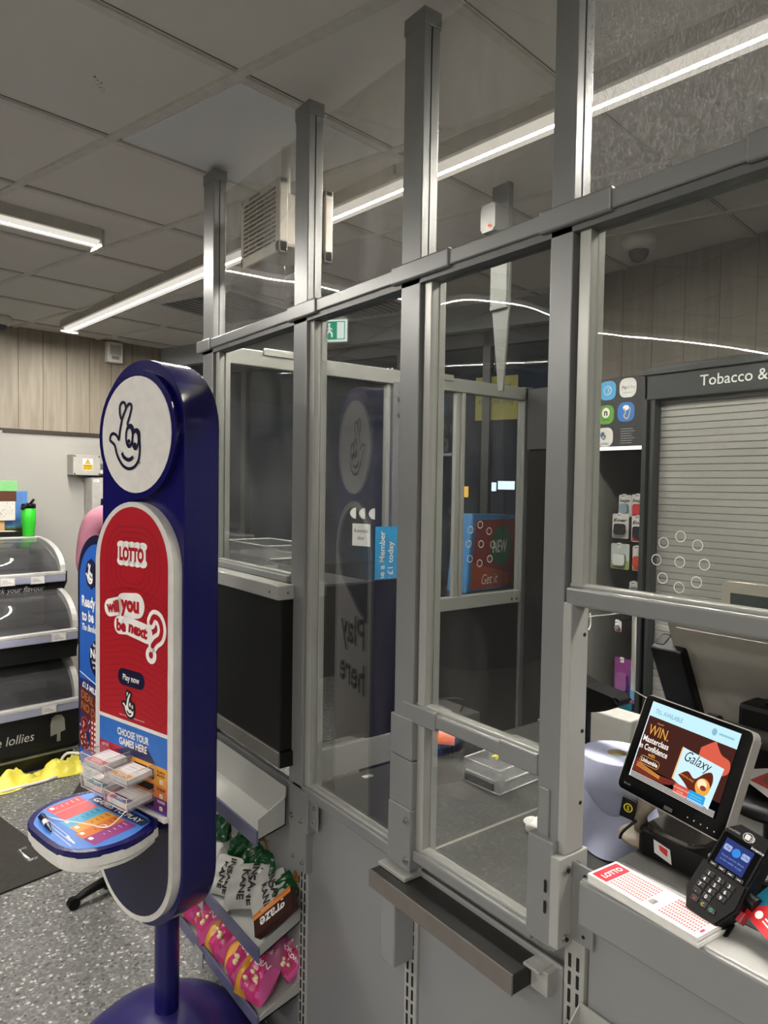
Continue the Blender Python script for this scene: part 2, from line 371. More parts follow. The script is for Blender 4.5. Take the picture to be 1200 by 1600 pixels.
# ================================================================= COUNTER BASE
ctr = thing('sales_counter', 'grey steel shop counter carrying the clear screens and dark worktop', 'counter', (.98, 1.2, 0))
ci = ctr.matrix_world = Matrix.Translation((.98, 1.2, 0))
def part(mb, name, parent, inv=True):
    o = mb.build(name); o.parent = parent
    if inv: bpy.context.view_layer.update(); o.matrix_parent_inverse = parent.matrix_world.inverted()
    return o
for y0, y1 in ((-.5, .685), (.735, 1.105), (1.15, 1.545), (1.59, 2.2)):
    z1 = .94 if y0 < .6 else .795
    part(MB().box(.952, .97, y0, y1, .05, z1, PANEL, .003), 'front_panel', ctr)
def upright(y, z1):
    b = MB(); b.box(.948, .985, y-.02, y+.02, .0, z1, PANEL_L, .002)
    z = .06
    while z < z1-.04:
        for dy in (-.008, .008): b.box(.9465, .949, y+dy-.0025, y+dy+.0025, z, z+.022, SLOT)
        z += .03
    part(b, 'slotted_upright', ctr)
for y, z1 in ((.71, .87), (1.1275, .8), (1.567, .8), (2.2, .8)): upright(y, z1)
b = MB(); b.box(.955, 1.9, .70, 1.595, .765, .797, WORK, .004)
b.rect(1.0, 1.88, 1.148, 1.156, mat('worktop joint', '8b8a80', .5), .7975)
b.rect(1.25, 1.5, 1.30, 1.53, mat('worn worktop patch', '4a4a47', .5, 0, .2, 20), .7976)
part(b, 'worktop', ctr)
b = MB(); b.box(.935, 1.03, -.5, .692, .945, .975, PANEL_L, .004); b.box(1.03, 1.24, -.5, .692, .94, .9745, WORK, .002); b.box(.93, .952, -.5, .692, .90, .972, PANEL, .004)
part(b, 'raised_till_shelf', ctr)
part(MB().box(1.9, 1.92, -.5, 1.6, .0, .8, PANEL), 'rear_panel', ctr)
b = MB(); b.box(1.62, 1.9, -.5, .69, .765, .8, WORK, .003); part(b, 'till_worktop', ctr)
# narrow parcel ledge
lg = thing('counter_ledge', 'narrow dark grey ledge shelf bracketed in front of the low screen', 'ledge', (.92, 1, .76))
b = MB(); b.box(.882, .952, .782, 1.187, .75, .786, mat('ledge laminate top', '242321', .45, 0, .15, 18), .002); b.box(.879, .8825, .782, 1.187, .75, .7855, mat('ledge edging', '746f69', .35, .2)); part(b, 'ledge_board', lg)
b = MB(); b.box(.895, .955, 1.118, 1.165, .60, .749, PANEL, .004); part(b, 'ledge_bracket', lg)
b = MB(); b.box(.915, .955, .755, .79, .786, .791, ALU2, .001); b.box(.925, .955, .745, .781, .748, .79, ALU2, .002); part(b, 'ledge_bracket', lg)

# ================================================================= MAIN SCREEN
scr = thing('counter_screen', 'tall grey metal framed screen of clear acrylic panes along the counter', 'screen', (.95, 1.2, .8))
def bolts(b, pts, ax='x', r=.0075):
    for p in pts:
        p = Vector(p); d = Vector((-.004, 0, 0)) if ax == 'x' else Vector((0, -.004, 0))
        b.cyl(p, p+d*.5, r*1.25, BOLT, n=16); b.cyl(p, p+d*1.6, r*.8, BOLT, r*.55, n=6); b.cyl(p+d*1.6, p+d*1.7, r*.3, SLOT, n=6)
def post(y0, y1, ztop, zbot, zt=2.03):
    b = MB()
    b.box(.93, .972, y0, y1, zt, ztop, ALU, .002)            # upper post
    b.box(.9485, .951, y0-.0008, y0+.001, zt+.02, ztop-.03, SLOT)
    b.box(.928, .974, y0-.002, y1+.002, ztop-.03, ztop+.004, ALU, .002)
    b.box(.93, .975, y0, y1, zbot, zt, ALU, .002)                 # lower post
    b.box(.9315, .9345, y0+.015, y0+.0165, zbot+.01, zt-.05, SLOT)
    part(b, 'post', scr)
post(2.122, 2.20, 2.575, .8); post(1.552, 1.618, 2.55, .8); post(1.112, 1.174, 2.55, .79); post(.735, .78, 2.57, .83)
# window framing beside posts (aluminium glazing channels)
b = MB()
for y0, z0, z1 in ((2.095, 1.33, 2.02), (1.53, .82, 2.02), (1.085, .84, 2.02), (.706, 1.44, 2.02)):
    b.box(.938, .958, y0, y0+.022, z0, z1, ALU2, .002); b.box(.962, .98, y0+.003, y0+.022, z0, z1, ALU2, .002)
part(b, 'glazing_channel', scr)
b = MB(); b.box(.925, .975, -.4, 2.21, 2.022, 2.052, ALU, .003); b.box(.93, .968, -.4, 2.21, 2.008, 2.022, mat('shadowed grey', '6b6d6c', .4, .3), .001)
for y0, y1 in ((2.13, 2.235), (1.50, 1.64), (1.02, 1.2), (.66, .8), (.40, .46)): b.box(.921, .98, y0, y1, 2.018, 2.056, ALU, .004)
part(b, 'transom', scr)
def rail(y0, y1, z0, z1, nm='rail'):
    b = MB(); b.box(.93, .97, y0, y1, z0, z1, ALU, .004); b.box(.94, .96, y0, y1, z1-.001, z1+.006, ALU2, .002); part(b, nm, scr)
rail(-.4, .732, 1.411, 1.44); rail(.775, 1.14, 1.117, 1.146); rail(.79, 1.11, .822, .846); rail(1.17, 1.60, .797, .825); rail(1.64, 2.12, 1.336, 1.356)
for (y0, y1, z0, z1) in ((1.04, 1.145, 1.112, 1.15), (.78, .87, 1.112, 1.15)):
    part(MB().box(.927, .973, y0, y1, z0, z1, ALU, .003), 'rail_cover', scr)
# little cover plates and feet on posts
part(MB().box(.9255, .932, .752, .775, .94, 1.10, ALU, .003), 'cover_plate', scr)
b = MB(); b.box(.922, .98, 1.105, 1.18, .80, .93, ALU, .003); b.box(.905, .98, 1.10, 1.19, .787, .795, ALU2, .001); bolts(b, [(.922, 1.118, .905), (.922, 1.118, .822)]); part(b, 'post_shoe', scr)
b = MB(); b.box(.925, .98, 1.105, 1.18, .93, 1.03, ALU, .002); b.box(.924, .979, 1.106, 1.179, 1.032, 1.118, ALU, .003); part(b, 'post_shoe', scr)
b = MB(); b.box(.926, .975, 1.515, 1.615, .71, .815, ALU, .003); b.box(.93, .975, 1.53, 1.614, .60, .708, ALU, .003); b.box(.934, .938, 1.48, 1.52, .73, .80, ALU, .001)
bolts(b, [(.926, 1.592, .735), (.926, 1.545, .735), (.93, 1.545, .625), (.93, 1.59, .625), (.934, 1.495, .75), (.934, 1.495, .785)], r=.005); part(b, 'post_foot', scr)
b = MB(); b.box(.912, .985, .716, .735, .85, 1.0, PANEL_L, .002); b.box(.914, .985, .733, .785, .845, 1.02, ALU, .002); b.box(.944, .949, .672, .716, .86, .99, ALU, .0015)
b.box(.93, .975, .719, .736, 1.0, 1.415, PANEL_L, .002)
for z in (.865, .98):
    for x in (.93, .955): b.cyl((x, .7165, z), (x, .712, z), .007, BOLT, n=12); b.cyl((x, .712, z), (x, .710, z), .0035, SLOT, n=6)
for z in (.875, .975): b.cyl((.9445, .69, z), (.943, .69, z), .003, SLOT, n=8)
for z in (.90, .935): b.box(.911, .913, .742, .746, z, z+.02, SLOT)
for z in (1.36, 1.2, 1.08): b.cyl((.965, .7195, z), (.965, .718, z), .0035, SLOT, n=8)
part(b, 'corner_bracket', scr)
def bowpane(y0, y1, z0, z1, m, x=.951, bow=.004, ph=0, holes=None, n=14):
    vs = []; fs = []
    for j in range(n+1):
        for i in range(n+1):
            a, c = i/n, j/n; e_ = bow*math.sin(PI*a)*math.sin(PI*c)*(1+.12*math.sin(9*a+ph))
            vs.append((x+e_, y0+(y1-y0)*a, z0+(z1-z0)*c))
    for j in range(n):
        for i in range(n): k = j*(n+1)+i; fs.append((k, k+1, k+n+2, k+n+1))
    b = MB(); b.add(vs, fs, m, True); b.add([(v_[0]+.004, v_[1], v_[2]) for v_ in vs], [f[::-1] for f in fs], m, True); return b
def pane(y0, y1, z0, z1, m, **k): return part(bowpane(y0, y1, z0, z1, m, **k), 'acrylic_pane', scr)
G1 = clear('acrylic clean', (.96, .97, .96), .006, 1.49, .0, 5, .05, gain=1.5)
GR_ = clear('acrylic glossy', (.9, .91, .9), .004, 1.49, .0, 5, .03, gain=3.2)
G2 = clear('acrylic dim', (.82, .83, .81), .012, 1.49, .0, 3, .05)
G3 = clear('acrylic scratched', (.93, .93, .92), .05, 1.49, .02, 190, .42)
G4 = clear('acrylic hazy', (.92, .92, .9), .05, 1.49, .0, 4, .2)
pane(1.61, 2.10, 2.05, 2.50, G4, bow=.0015); pane(1.17, 1.56, 2.05, 2.50, G4, bow=.001, ph=.5); pane(.77, 1.12, 2.05, 2.52, G4, bow=.001); pane(-.4, .74, 2.05, 2.56, G3, bow=.001)
pane(1.61, 2.10, 1.35, 2.02, G2, bow=.002); pane(1.165, 1.55, .825, 2.02, GR_, bow=.0)
pane(.78, 1.10, 1.146, 2.02, G2, bow=.006, ph=0); pane(.79, 1.10, .846, 1.117, G1, bow=0)
PB = pane(-.4, .73, 1.44, 2.02, G2, bow=.008, ph=0)
RINGM = mat('bright cut edge of acrylic', 'e8e8e2', .2)
b = MB(); T = Matrix(((0, 0, -1, .9485), (-1, 0, 0, 0), (0, 1, 0, 0), (0, 0, 0, 1)))
hs = [(0, 0)]+[(.0365*math.cos(R(90+45*i)), .0365*math.sin(R(90+45*i))) for i in range(8)]
for y, z in hs: b = MB(); b.ring(-(.547+y), 1.497+z, .0068, .0082, RINGM, .0005, 24, T); part(b, 'speech_hole', scr)

# ================================================================= RETURN SCREEN (perpendicular)
rs = thing('return_screen', 'second grey framed clear screen set at right angles beyond the counter screen', 'screen', (1.7, 2.19, 0))
b = MB(); b.box(.985, 2.5, 2.17, 2.21, 1.99, 2.045, ALU2, .003); b.box(1.13, 1.30, 2.165, 2.172, 2.03, 2.055, ALU2, .002); b.box(1.86, 2.0, 2.165, 2.172, 2.03, 2.055, ALU2, .002); part(b, 'top_rail', rs)
b = MB(); b.box(1.69, 1.745, 2.168, 2.215, .2, 2.0, ALU, .003); b.box(1.665, 1.685, 2.18, 2.2, .2, 1.99, ALU2, .002); bolts(b, [(1.718, 2.168, 1.93), (1.718, 2.168, 1.87)], 'y'); part(b, 'post', rs)
part(MB().box(2.03, 2.055, 2.18, 2.2, 1.1, 1.99, ALU2, .002).box(2.06, 2.08, 2.175, 2.2, 1.1, 1.99, ALU2, .002), 'post', rs)
part(MB().box(2.44, 2.495, 2.17, 2.215, .2, 2.05, ALU, .003), 'post', rs)
b = MB(); b.box(1.745, 2.44, 2.17, 2.21, 1.08, 1.135, ALU2, .003); bolts(b, [(2.38, 2.17, 1.1), (2.41, 2.17, 1.1)], 'y', .005); part(b, 'lower_rail', rs)
part(MB().box(.99, 1.665, 2.19, 2.194, 1.2, 1.99, G1), 'acrylic_pane', rs); part(MB().box(1.745, 2.44, 2.19, 2.194, 1.135, 1.99, G1), 'acrylic_pane', rs)
part(MB().box(1.745, 2.44, 2.185, 2.2, .2, 1.08, BLKPANEL), 'lower_panel', rs)
for x, z in ((2.135, 1.414), (2.192, 1.435), (2.247, 1.406), (2.125, 1.355), (2.2, 1.351), (2.273, 1.346), (2.134, 1.29), (2.193, 1.268), (2.255, 1.284)):
    b = MB(); b.ring(x, z, .013, .0165, RINGM, -2.1885, 24, FR); part(b, 'speech_hole', rs)
# tall black till housing standing in bay one
hb = thing('black_cabinet', 'tall black metal cabinet with light grey top rail standing in the counter line', 'cabinet', (1.1, 1.8, .8))
part(MB().box(.895, 1.17, 1.605, 2.14, .90, 1.325, BLKPANEL, .004), 'body', hb)
part(MB().box(1.17, 1.37, 1.605, 1.62, .88, 1.33, BLKPANEL, .002), 'side_board', hb)
part(MB().box(.889, 1.0, 1.60, 2.14, .862, .902, mat('cabinet base edging', '6f6d68', .4, .3), .002).box(.892, 1.0, 1.598, 1.61, .862, .902, BLKPANEL), 'base_trim', hb)
b = MB(); b.box(.88, .93, 1.598, 2.14, 1.30, 1.338, ALU2, .003); b.cyl((.91, 1.598, 1.318), (.91, 1.596, 1.318), .004, BOLT, n=10)
b.cyl((.88, 1.64, 1.318), (.8785, 1.64, 1.318), .004, BOLT, n=10); part(b, 'top_rail', hb)
part(MB().box(.96, 1.39, 1.60, 1.62, .80, .882, PANEL_L, .002), 'upstand', hb)
part(MB().box(.93, 1.17, 1.602, 2.14, 1.325, 1.331, mat('glossy dark top', '4a4a48', .2), .001), 'top', hb)

# clear security boxes (safer cases)
def clearcase(loc, rz, l, wd, h, label, grp='clear plastic security cases'):
    t = thing('security_case', label, 'case', loc, rz, grp)
    b = MB()
    for (a, c, d, e) in ((-l/2, l/2, -wd/2, -wd/2+.003), (-l/2, l/2, wd/2-.003, wd/2), (-l/2, -l/2+.003, -wd/2, wd/2), (l/2-.003, l/2, -wd/2, wd/2)): b.box(a, c, d, e, 0, h*.55, CLEARB)
    b.box(-l/2, l/2, -wd/2, wd/2, 0, .003, CLEARB)
    for sx_ in (-1, 1):
        for sy_ in (-1, 1): b.box(sx_*l/2-.006, sx_*l/2+.006, sy_*wd/2-.006, sy_*wd/2+.006, 0, h*.55, CLEARB, .004)
    b.build('case_body', t)
    b = MB(); b.box(-l/2-.003, l/2+.003, -wd/2-.003, wd/2+.003, h*.56, h, CLEARB, .006)
    for i in range(4): b.box(-l/2+.02+i*l*.27, -l/2+.03+i*l*.27, -wd/2-.006, wd/2+.006, h*.5, h*.62, CLEARB, .002)
    b.build('lid', t)
    b = MB(); b.tube([(-l/2+.02, -wd/2-.004, h*.55), (l/2-.02, -wd/2-.004, h*.55)], .0025, mat('bright acrylic edge', 'dcdcd8', .15)); b.tube([(-l/2-.004, -wd/2+.01, h*.55), (-l/2-.004, wd/2-.01, h*.55)], .0025, mat('bright acrylic edge', 'dcdcd8', .15))
    b.tube([(-l/2, -wd/2, h), (l/2, -wd/2, h), (l/2, wd/2, h), (-l/2, wd/2, h), (-l/2, -wd/2, h)], .0018, mat('bright acrylic edge', 'dcdcd8', .15)); b.tube([(-l/2, -wd/2, .003), (l/2, -wd/2, .003)], .0018, mat('bright acrylic edge', 'dcdcd8', .15)); b.tube([(-l/2, -wd/2, .003), (-l/2, wd/2, .003)], .0018, mat('bright acrylic edge', 'dcdcd8', .15))
    b.build('rim', t)
    return t
k1 = clearcase((1.06, 1.985, 1.331), R(90), .27, .16, .085, 'clear plastic case standing on top of the black cabinet')
k2 = clearcase((1.455, 1.325, .797), R(3), .22, .125, .065, 'clear plastic case lying on the worktop behind the low pane')
b = MB(); b.box(-.122, -.116, -.05, .05, .010, .03, BLACK, .002); b.build('black_lock_bar', k2)
YEL = col('e0d52a')
b = MB(); pts = [(-.03+random.uniform(-.025, .025), random.uniform(-.02, .02), .064+random.uniform(0, .004)) for _ in range(12)]; b.tube(smooth(pts, 3), .0018, YEL, 6)
b.build('yellow_tag', k2)

# ================================================================= EXTRACTOR FAN
fan = thing('extractor_fan', 'cream wall-type extractor fan with louvred grille fixed in the upper pane', 'fan', (1.0, 1.95, 2.36))
b = MB(); b.box(1.005, 1.14, 1.83, 2.01, 2.285, 2.44, CREAM, .008); b.build('fan_body').parent = fan; fan.children[0].matrix_parent_inverse = Matrix.Translation((-1.0, -1.95, -2.36))
def p2(b, name, par):
    o = b.build(name); o.parent = par; bpy.context.view_layer.update(); o.matrix_parent_inverse = par.matrix_world.inverted(); return o
GR = mat('grille cream', 'c6bfae', .4); GD = mat('grille shadow gap', '4d4636', .7)
for x0, dr, nm in ((.985, 1, 'front_grille'), (1.165, -1, 'rear_grille')):
    b = MB(); y0, y1, z0, z1 = 1.80, 2.045, 2.255, 2.465; f0, f1 = sorted((x0, x0+.028*dr))
    for a in ((y0, y0+.025, z0, z1), (y1-.018, y1, z0, z1), (y0, y1, z0, z0+.035), (y0, y1, z1-.02, z1)): b.box(f0, f1, a[0], a[1], a[2], a[3], CREAM, .004)
    m0, m1_ = sorted((x0+.02*dr, x0+.03*dr)); b.box(m0, m1_, y0+.01, y1-.01, z0+.01, z1-.01, GD)
    z = z0+.04
    q0, q1 = sorted((x0+.001*dr, x0+.022*dr))
    while z < z1-.02: b.box(q0, q1, y0+.02, y1-.008, z, z+.0045, GR); z += .0135
    for k in range(1, 5): b.box(q0+.002, q1, y0+k*.049, y0+k*.049+.003, z0+.03, z1-.02, GR)
    if dr == 1: b.box(f0-.001, f0+.002, 1.92, 1.99, z1-.016, z1-.008, mat('badge', '5c564b', .5))
    p2(b, nm, fan)
p2(MB().cyl((1.06, 1.90, 2.44), (1.06, 1.90, 2.60), .014, CREAM), 'conduit', fan)

# ================================================================= HANDY: pillow packs
def pack(b, w_, h_, t_, colf, M, seed=0, n=14, wr=.12, crimp=True):
    """soft packet lying in local x,z plane, facing -y; origin at bottom centre"""
    rnd = random.Random(seed); ph = [rnd.uniform(0, 9) for _ in range(6)]
    def hgt(u, v):
        e_ = max(0, 1-abs(u)**2.6)**.55*max(0, 1-abs(2*v-1)**4)**.6
        return t_/2*e_*(1+wr*(math.sin(9*u+ph[0]+3*v)+math.sin(13*v+ph[1]+4*u)*.8+math.sin(21*u*v+ph[2])*.6))
    def P(u, v, sgn):
        x = u*w_/2*(1-.06*math.sin(PI*v)-.16*abs(2*v-1)**5); return (x, -sgn*hgt(u, v), v*h_)
    for sgn in (1, -1):
        fs = {}; vs = [P(-1+2*i/n, j/n, sgn) for j in range(n+1) for i in range(n+1)]
        for j in range(n):
            for i in range(n):
                k = j*(n+1)+i; f = (k, k+1, k+n+2, k+n+1); f = f if sgn == 1 else f[::-1]
                fs.setdefault(colf(-1+2*(i+.5)/n, (j+.5)/n), []).append(f)
        for m, ff in fs.items(): b.add(vs, ff, m, True, M)
    return lambda x, z, h=0: (x, -hgt(2*x/w_, z/h_)-.0028-h, z)

# ================================================================= TRAYS & SNACKS
LIP = mat('smoky blue plastic lip', '5d5f7c', .25, 0, .05, 20)
def tray(poly, y0, y1, label, zl):
    t = thing('display_tray', label, 'tray', (poly[0][0], y0, poly[0][1]), 0, 'sloping steel trays on the counter front')
    (x0, zb), (x1, zbb), (x1b, zbt), (x0b, zt) = poly
    b = MB()
    b.xz([(x0, zb), (x1, zbb), (x1, zbb+.004), (x0, zb+.004)], y0, y1, PANEL_L)
    b.xz([(x1-.003, zbb), (x1, zbb), (x1, zbt+.025), (x1-.003, zbt+.025)], y0, y1, PANEL_L)
    for y in (y0, y1-.0025): b.xz([(x0, zb), (x1, zbb), (x1, zbt), (x0, zt)], y, y+.0025, PANEL_L)
    p2(b, 'tray_body', t)
    b = MB(); b.box(x0-.008, x0-.001, y0-.002, y1, zb-.012, zl, LIP, .0015); p2(b, 'ticket_lip', t)
    b = MB(); b.box(x0-.012, x0-.009, y0+.33, y0+.39, zb-.04, zb+.006, mat('ticket holder', '9a9c9a', .3), .001); b.rect(-.005, .005, 0, .01, PAPER, 0, Matrix.Translation((x0-.0125, y0+.36, zb-.02)) @ Matrix.Rotation(-PI/2, 4, 'Y')); p2(b, 'price_holder', t)
    return t
tray([(.835, .686), (.915, .705), (.915, .782), (.838, .74)], 1.605, 2.15, 'empty grey steel tray, topmost of the sloping trays', .712)
tray([(.831, .394), (.952, .446), (.952, .487), (.832, .424)], 1.582, 2.17, 'middle sloping steel tray holding green snack packets', .418)
tray([(.83, .222), (.952, .250), (.952, .287), (.83, .238)], 1.582, 2.17, 'lowest sloping steel tray filled with pink popcorn bags', .243)
PK1, PK2, PK3 = col('b8326f', .22), col('a8587c', .3), col('c0508c', .28); YL = col('cf942c', .3); CRM = col('e9dcae', .5); RD2 = col('c02a3c', .3)
def popcorn(M, label, seed):
    t = thing('popcorn_bag', label, 'bag of popcorn', M=M, group='pink popcorn bags in the lowest tray')
    b = MB()
    def cf(u, v):
        if u < -.45 and v < .62 and u < -.45-.5*(v-.3): return YL
        if v < .1: return YL if u < 0 else PK1
        if (u-.1)**2*1.2+(v-.3)**2*9 < .55: return PK1
        return PK2 if v > .5 else PK3
    f = pack(b, .128, .19, .075, cf, None, seed, wr=.22)
    for s_, z, sz in (('SWEET &', .118, .018), ('SALTY', .100, .019), ('POPCORN', .081, .021)):
        b.text(s_, .005, z, sz, RD2 if s_ == 'SALTY' else WINK, 0, .012, .82, f=lambda x, y, h: f(x, y))
    for k in range(5):
        x, z = .01+random.uniform(-.016, .018), .05+random.uniform(-.010, .012); p = f(x, z); b.lathe([(.0, -.006), (.007, -.003), (.009, 0), (.006, .005), (0, .007)], CRM, (x, p[1]-.001, z), 8)
    b.text('109', -.052, .03, .012, RD2, f=lambda x, y, h: f(x, y))
    b.build('packet', t)
    return t
# bags lean back in the lower tray, faces to customer (-x) : local -y -> world -x => rotz -90
random.seed(3)
LB = ['pink popcorn bag at the near end of the lowest tray', 'pink popcorn bag second from the near end of the lowest tray', 'pink popcorn bag in the middle of the lowest tray row', 'pink popcorn bag fourth along the lowest tray', 'pink popcorn bag at the far end of the lowest tray, beside the stand']
for i, (y, x, a) in enumerate(((1.655, .865, 8), (1.76, .865, -6), (1.875, .868, 5), (1.985, .868, -8), (2.09, .868, 6))):
    popcorn(pose((x-.037, y-.005, .244), -90+a*1.6, -50, random.uniform(-8, 8), .95), LB[i], i)
popcorn(pose((.925, 1.645, .285), -70, -30, 30, .72), 'pink and yellow popcorn bag tipped sideways behind the nearest bag', 9)
GRN, BRN, SIL = col('124a26', .22), col('7d4f1e', .4), col('bcbcb8', .28)
def kane(M, label, seed, wtext=True):
    t = thing('snack_packet', label, 'snack packet', M=M, group='white and black printed snack packets')
    b = MB(); f = pack(b, .13, .15, .03, lambda u, v: SIL, None, seed, wr=.25)
    b.text('INSANE', .0, .098, .034, INK, 0, .03, .95, f=lambda x, y, h: f(x, y)); b.text('KANE', .0, .064, .034, INK, 0, .03, .95, f=lambda x, y, h: f(x, y))
    
    b.build('packet', t); return t
kane(pose((.855, 1.83, .455), -78, -38, 68, .95), 'white snack packet lettered in black, lying on its side', 21)
kane(pose((.865, 1.70, .45), -80, -35, 40, .85), 'crumpled white snack packet beside the brown snack box', 22)
kane(pose((.86, 1.93, .45), -88, -30, 75, .85), 'white snack packet half hidden by the blue stand', 23)
def green(M, label, seed):
    t = thing('green_sweet_bag', label, 'sweet bag', M=M, group='green bags with twisted brown tops')
    b = MB(); pack(b, .085, .09, .045, lambda u, v: GRN, None, seed, wr=.3); b.build('packet', t)
    b = MB(); rnd = random.Random(seed)
    for k in range(9):
        a = rnd.uniform(-.9, .9); b.tube([(0, 0, .085), (math.sin(a)*.012, rnd.uniform(-.012, .012), .1), (math.sin(a)*.03, rnd.uniform(-.02, .02), .118+rnd.uniform(-.01, .01))], [.004, .006, .003], BRN, 6)
    b.build('twisted_top', t); return t
for i, (x, y, z, a, c_, l_) in enumerate(((.92, 1.66, .475, -90, 30, 'green sweet bag nearest the front end of the middle tray'), (.925, 1.745, .48, -80, -15, 'green sweet bag behind the grey twist-topped packets'), (.925, 1.84, .48, -95, 10, 'green sweet bag leaning on the tray back'), (.92, 1.935, .48, -85, 35, 'green sweet bag next to the blue stand'), (.92, 2.03, .48, -92, -20, 'green sweet bag at the far end of the middle tray'))):
    green(pose((x, y, z), a, -25, c_, .95), l_, 40+i)
gz = thing('snack_bar_box', 'brown and orange snack bar carton standing at the near end of the tray', 'carton', M=pose((.842, 1.605, .425), -93, -36, -58, .9))
b = MB(); b.box(0, .155, -.02, .004, 0, .065, col('3b1d16', .35), .001); b.rect(.0, .155, .047, .065, col('d9772a'), .0206, FR); b.rect(0, .155, .05, .055, col('e89a55'), .0208, FR)
b.text('graze', .078, .040, .046, WINK, .021, .02, 1.05, M=FR, rot=PI); b.text('cocoa & vanilla', .06, .061, .009, WINK, .0212, 0, M=FR, rot=PI); b.build('carton', gz)

# ================================================================= LOTTERY PLAY STAND
KX, KY, KA = .626, 1.749, R(195.8+90)
K = thing('lottery_stand', 'tall navy lottery play stand with round white sign and red panel', 'stand', (KX, KY, 0), KA)
b = MB(); b.prism(stadium(.1665, .504, 1.893, 28), -.05, .05, NAVY, FR, smooth=False, bev=.006); body = b.build('body', K)
for p_ in body.data.polygons: p_.use_smooth = abs(p_.normal.y) < .5
body.data.polygons.foreach_get
for sgn, d0 in ((1, 0), (-1, -.0125)):
    F = Matrix.Translation((0, -d0*sgn, 0)) @ Matrix.Rotation(0 if sgn == 1 else PI, 4, 'Z') @ FR
    b = MB(); n_ = 40
    b.prism([(.156*math.cos(2*PI*i/n_), 1.712+.156*math.sin(2*PI*i/n_)) for i in range(n_)], .048, .066, NAVY, F, bev=.005)
    b.build('sign_rim', K)
    b = MB(); b.prism([(.1405*math.cos(2*PI*i/n_), 1.712+.1405*math.sin(2*PI*i/n_)) for i in range(n_)], .064, .0672, mat('sign white', 'e2dfda', .35), F)
    hand(b, 0, 1.712, .1405, NAVYD, None, .0678, F, wd=.055)
    b.ring(.02, 1.712-.068, .0015, .003, NAVYD, .0686, 10, F); b.build('round_sign', K)['label'] = 'round white sign with crossed fingers hand'
# front panel unit
b = MB(); b.prism(stadium(.160, .525, 1.550, 28), .048, .074, mat('stand white trim', 'd9d6d1', .3), FR, bev=.008); b.build('white_trim', K)
RIP = col('9c1120')
b = MB(); h0 = .0745
b.poly([(.14*math.cos(PI*i/24), 1.398+.14*math.sin(PI*i/24)) for i in range(25)]+[(-.14, 1.012), (.14, 1.012)], RED, h0, FR)
for k in range(1, 5):
    hw = .02+.02*k; b.line([(x, y) for x, y in rr(-hw-.01, hw+.01, 1.39-.01-hw*.7, 1.42+hw*.7, hw*.75)], .004, RIP, h0+.0002, FR, True)
for k in range(22):
    z = 1.33-.0155*k
    if z > 1.02: b.line([(-.139, z+.012-.0004*k)]+[( -.139+.278*i/12, z+.012*math.cos(PI*(i/6-1))*.9) for i in range(1, 12)]+[(.139, z+.012)], .003, RIP, h0+.0002, FR)
h1 = h0+.0005
def halo(pts, wd_): 
    b.line(pts, wd_, WINK, h1, FR)
    for p_ in pts: b.ell(p_[0], p_[1], wd_/2, wd_/2, WINK, h1+.0001, 20, FR)
b.rrect(-.060, .055, 1.399, 1.449, .013, WINK, h1, FR)
for k in range(5): b.ell(-.046+.0225*k, 1.404, .017, .011, WINK, h1+.0001, 20, FR); b.ell(-.046+.0225*k, 1.444, .017, .010, WINK, h1+.0001, 20, FR)
b.text('LOTTO', -.0025, 1.408, .043, RED, h1+.0005, .055, M=FR, wd=.1)
halo([(-.095, 1.283), (-.055, 1.292)], .045); halo([(-.035, 1.295), (.02, 1.30)], .062); halo([(-.052, 1.245), (-.02, 1.248), (.06, 1.237)], .046)
for s_, x, z, sz, rot, wd_ in (('will', -.079, 1.275, .039, .14, .054), ('you', -.008, 1.284, .052, .02, .076), ('be', -.044, 1.232, .039, .0, .04), ('next', .024, 1.230, .038, -.12, .076)): b.text(s_, x, z, sz, RED, h1+.0007, .05, 1, M=FR, rot=rot, wd=wd_)
for wd_, m_, hh in ((.034, WINK, h1+.0002), (.013, RED, h1+.0009)):
    b.line(smooth([(.078, 1.268), (.088, 1.282), (.108, 1.278), (.119, 1.257), (.113, 1.236), (.096, 1.225), (.084, 1.213)], 4), wd_, m_, hh, FR); b.ell(.078, 1.190, wd_*.62, wd_*.62, m_, hh+.0001, 20, FR); b.ell(.078, 1.268, wd_/2, wd_/2, m_, hh+.0001, 16, FR); b.ell(.084, 1.213, wd_/2, wd_/2, m_, hh+.0001, 16, FR)
b.rrect(-.058, .052, 1.098, 1.14, .02, NAVYD, h1, FR); b.text('Play now', -.003, 1.112, .021, WINK, h1+.0004, .02, .9, M=FR)
hand(b, .003, 1.055, .055, INK, WINK, h1+.0004, FR, wd=.07, halo=INK, hw=.14)
b.text('Rules and Procedures apply. Players must be 18+', 0, 1.018+.004, .0052, WINK, h1, 0, M=FR); b.build('red_poster', K)['label'] = 'red arched poster panel'
b = MB(); b.rect(-.142, .142, 1.003, 1.012, WHITE, h0+.0006, FR)
BLU = col('2f6fc4'); MAG = col('b8283c'); YE = col('e9a13a'); OR = col('dd7a33'); PU = col('6a2a6e')
b.rect(-.14, .14, .815, 1.004, BLU, h0, FR); b.poly([(-.07, .93), (.055, .97), (.105, .925), (.09, .91)], col('1c2350'), h0+.0003, FR)
b.text('CHOOSE YOUR', .005, .972, .024, WINK, h0+.0008, .03, .9, M=FR, wd=.13); b.text('GAMES HERE', .005, .949, .024, WINK, h0+.0008, .03, .9, M=FR, wd=.115)
b.rect(-.14, -.005, .815, .942, MAG, h0+.0002, FR); b.rect(0, .14, .885, .93, YE, h0+.0004, FR); b.rect(.0, .14, .855, .885, OR, h0+.0004, FR); b.rect(.0, .14, .822, .855, PU, h0+.0004, FR)
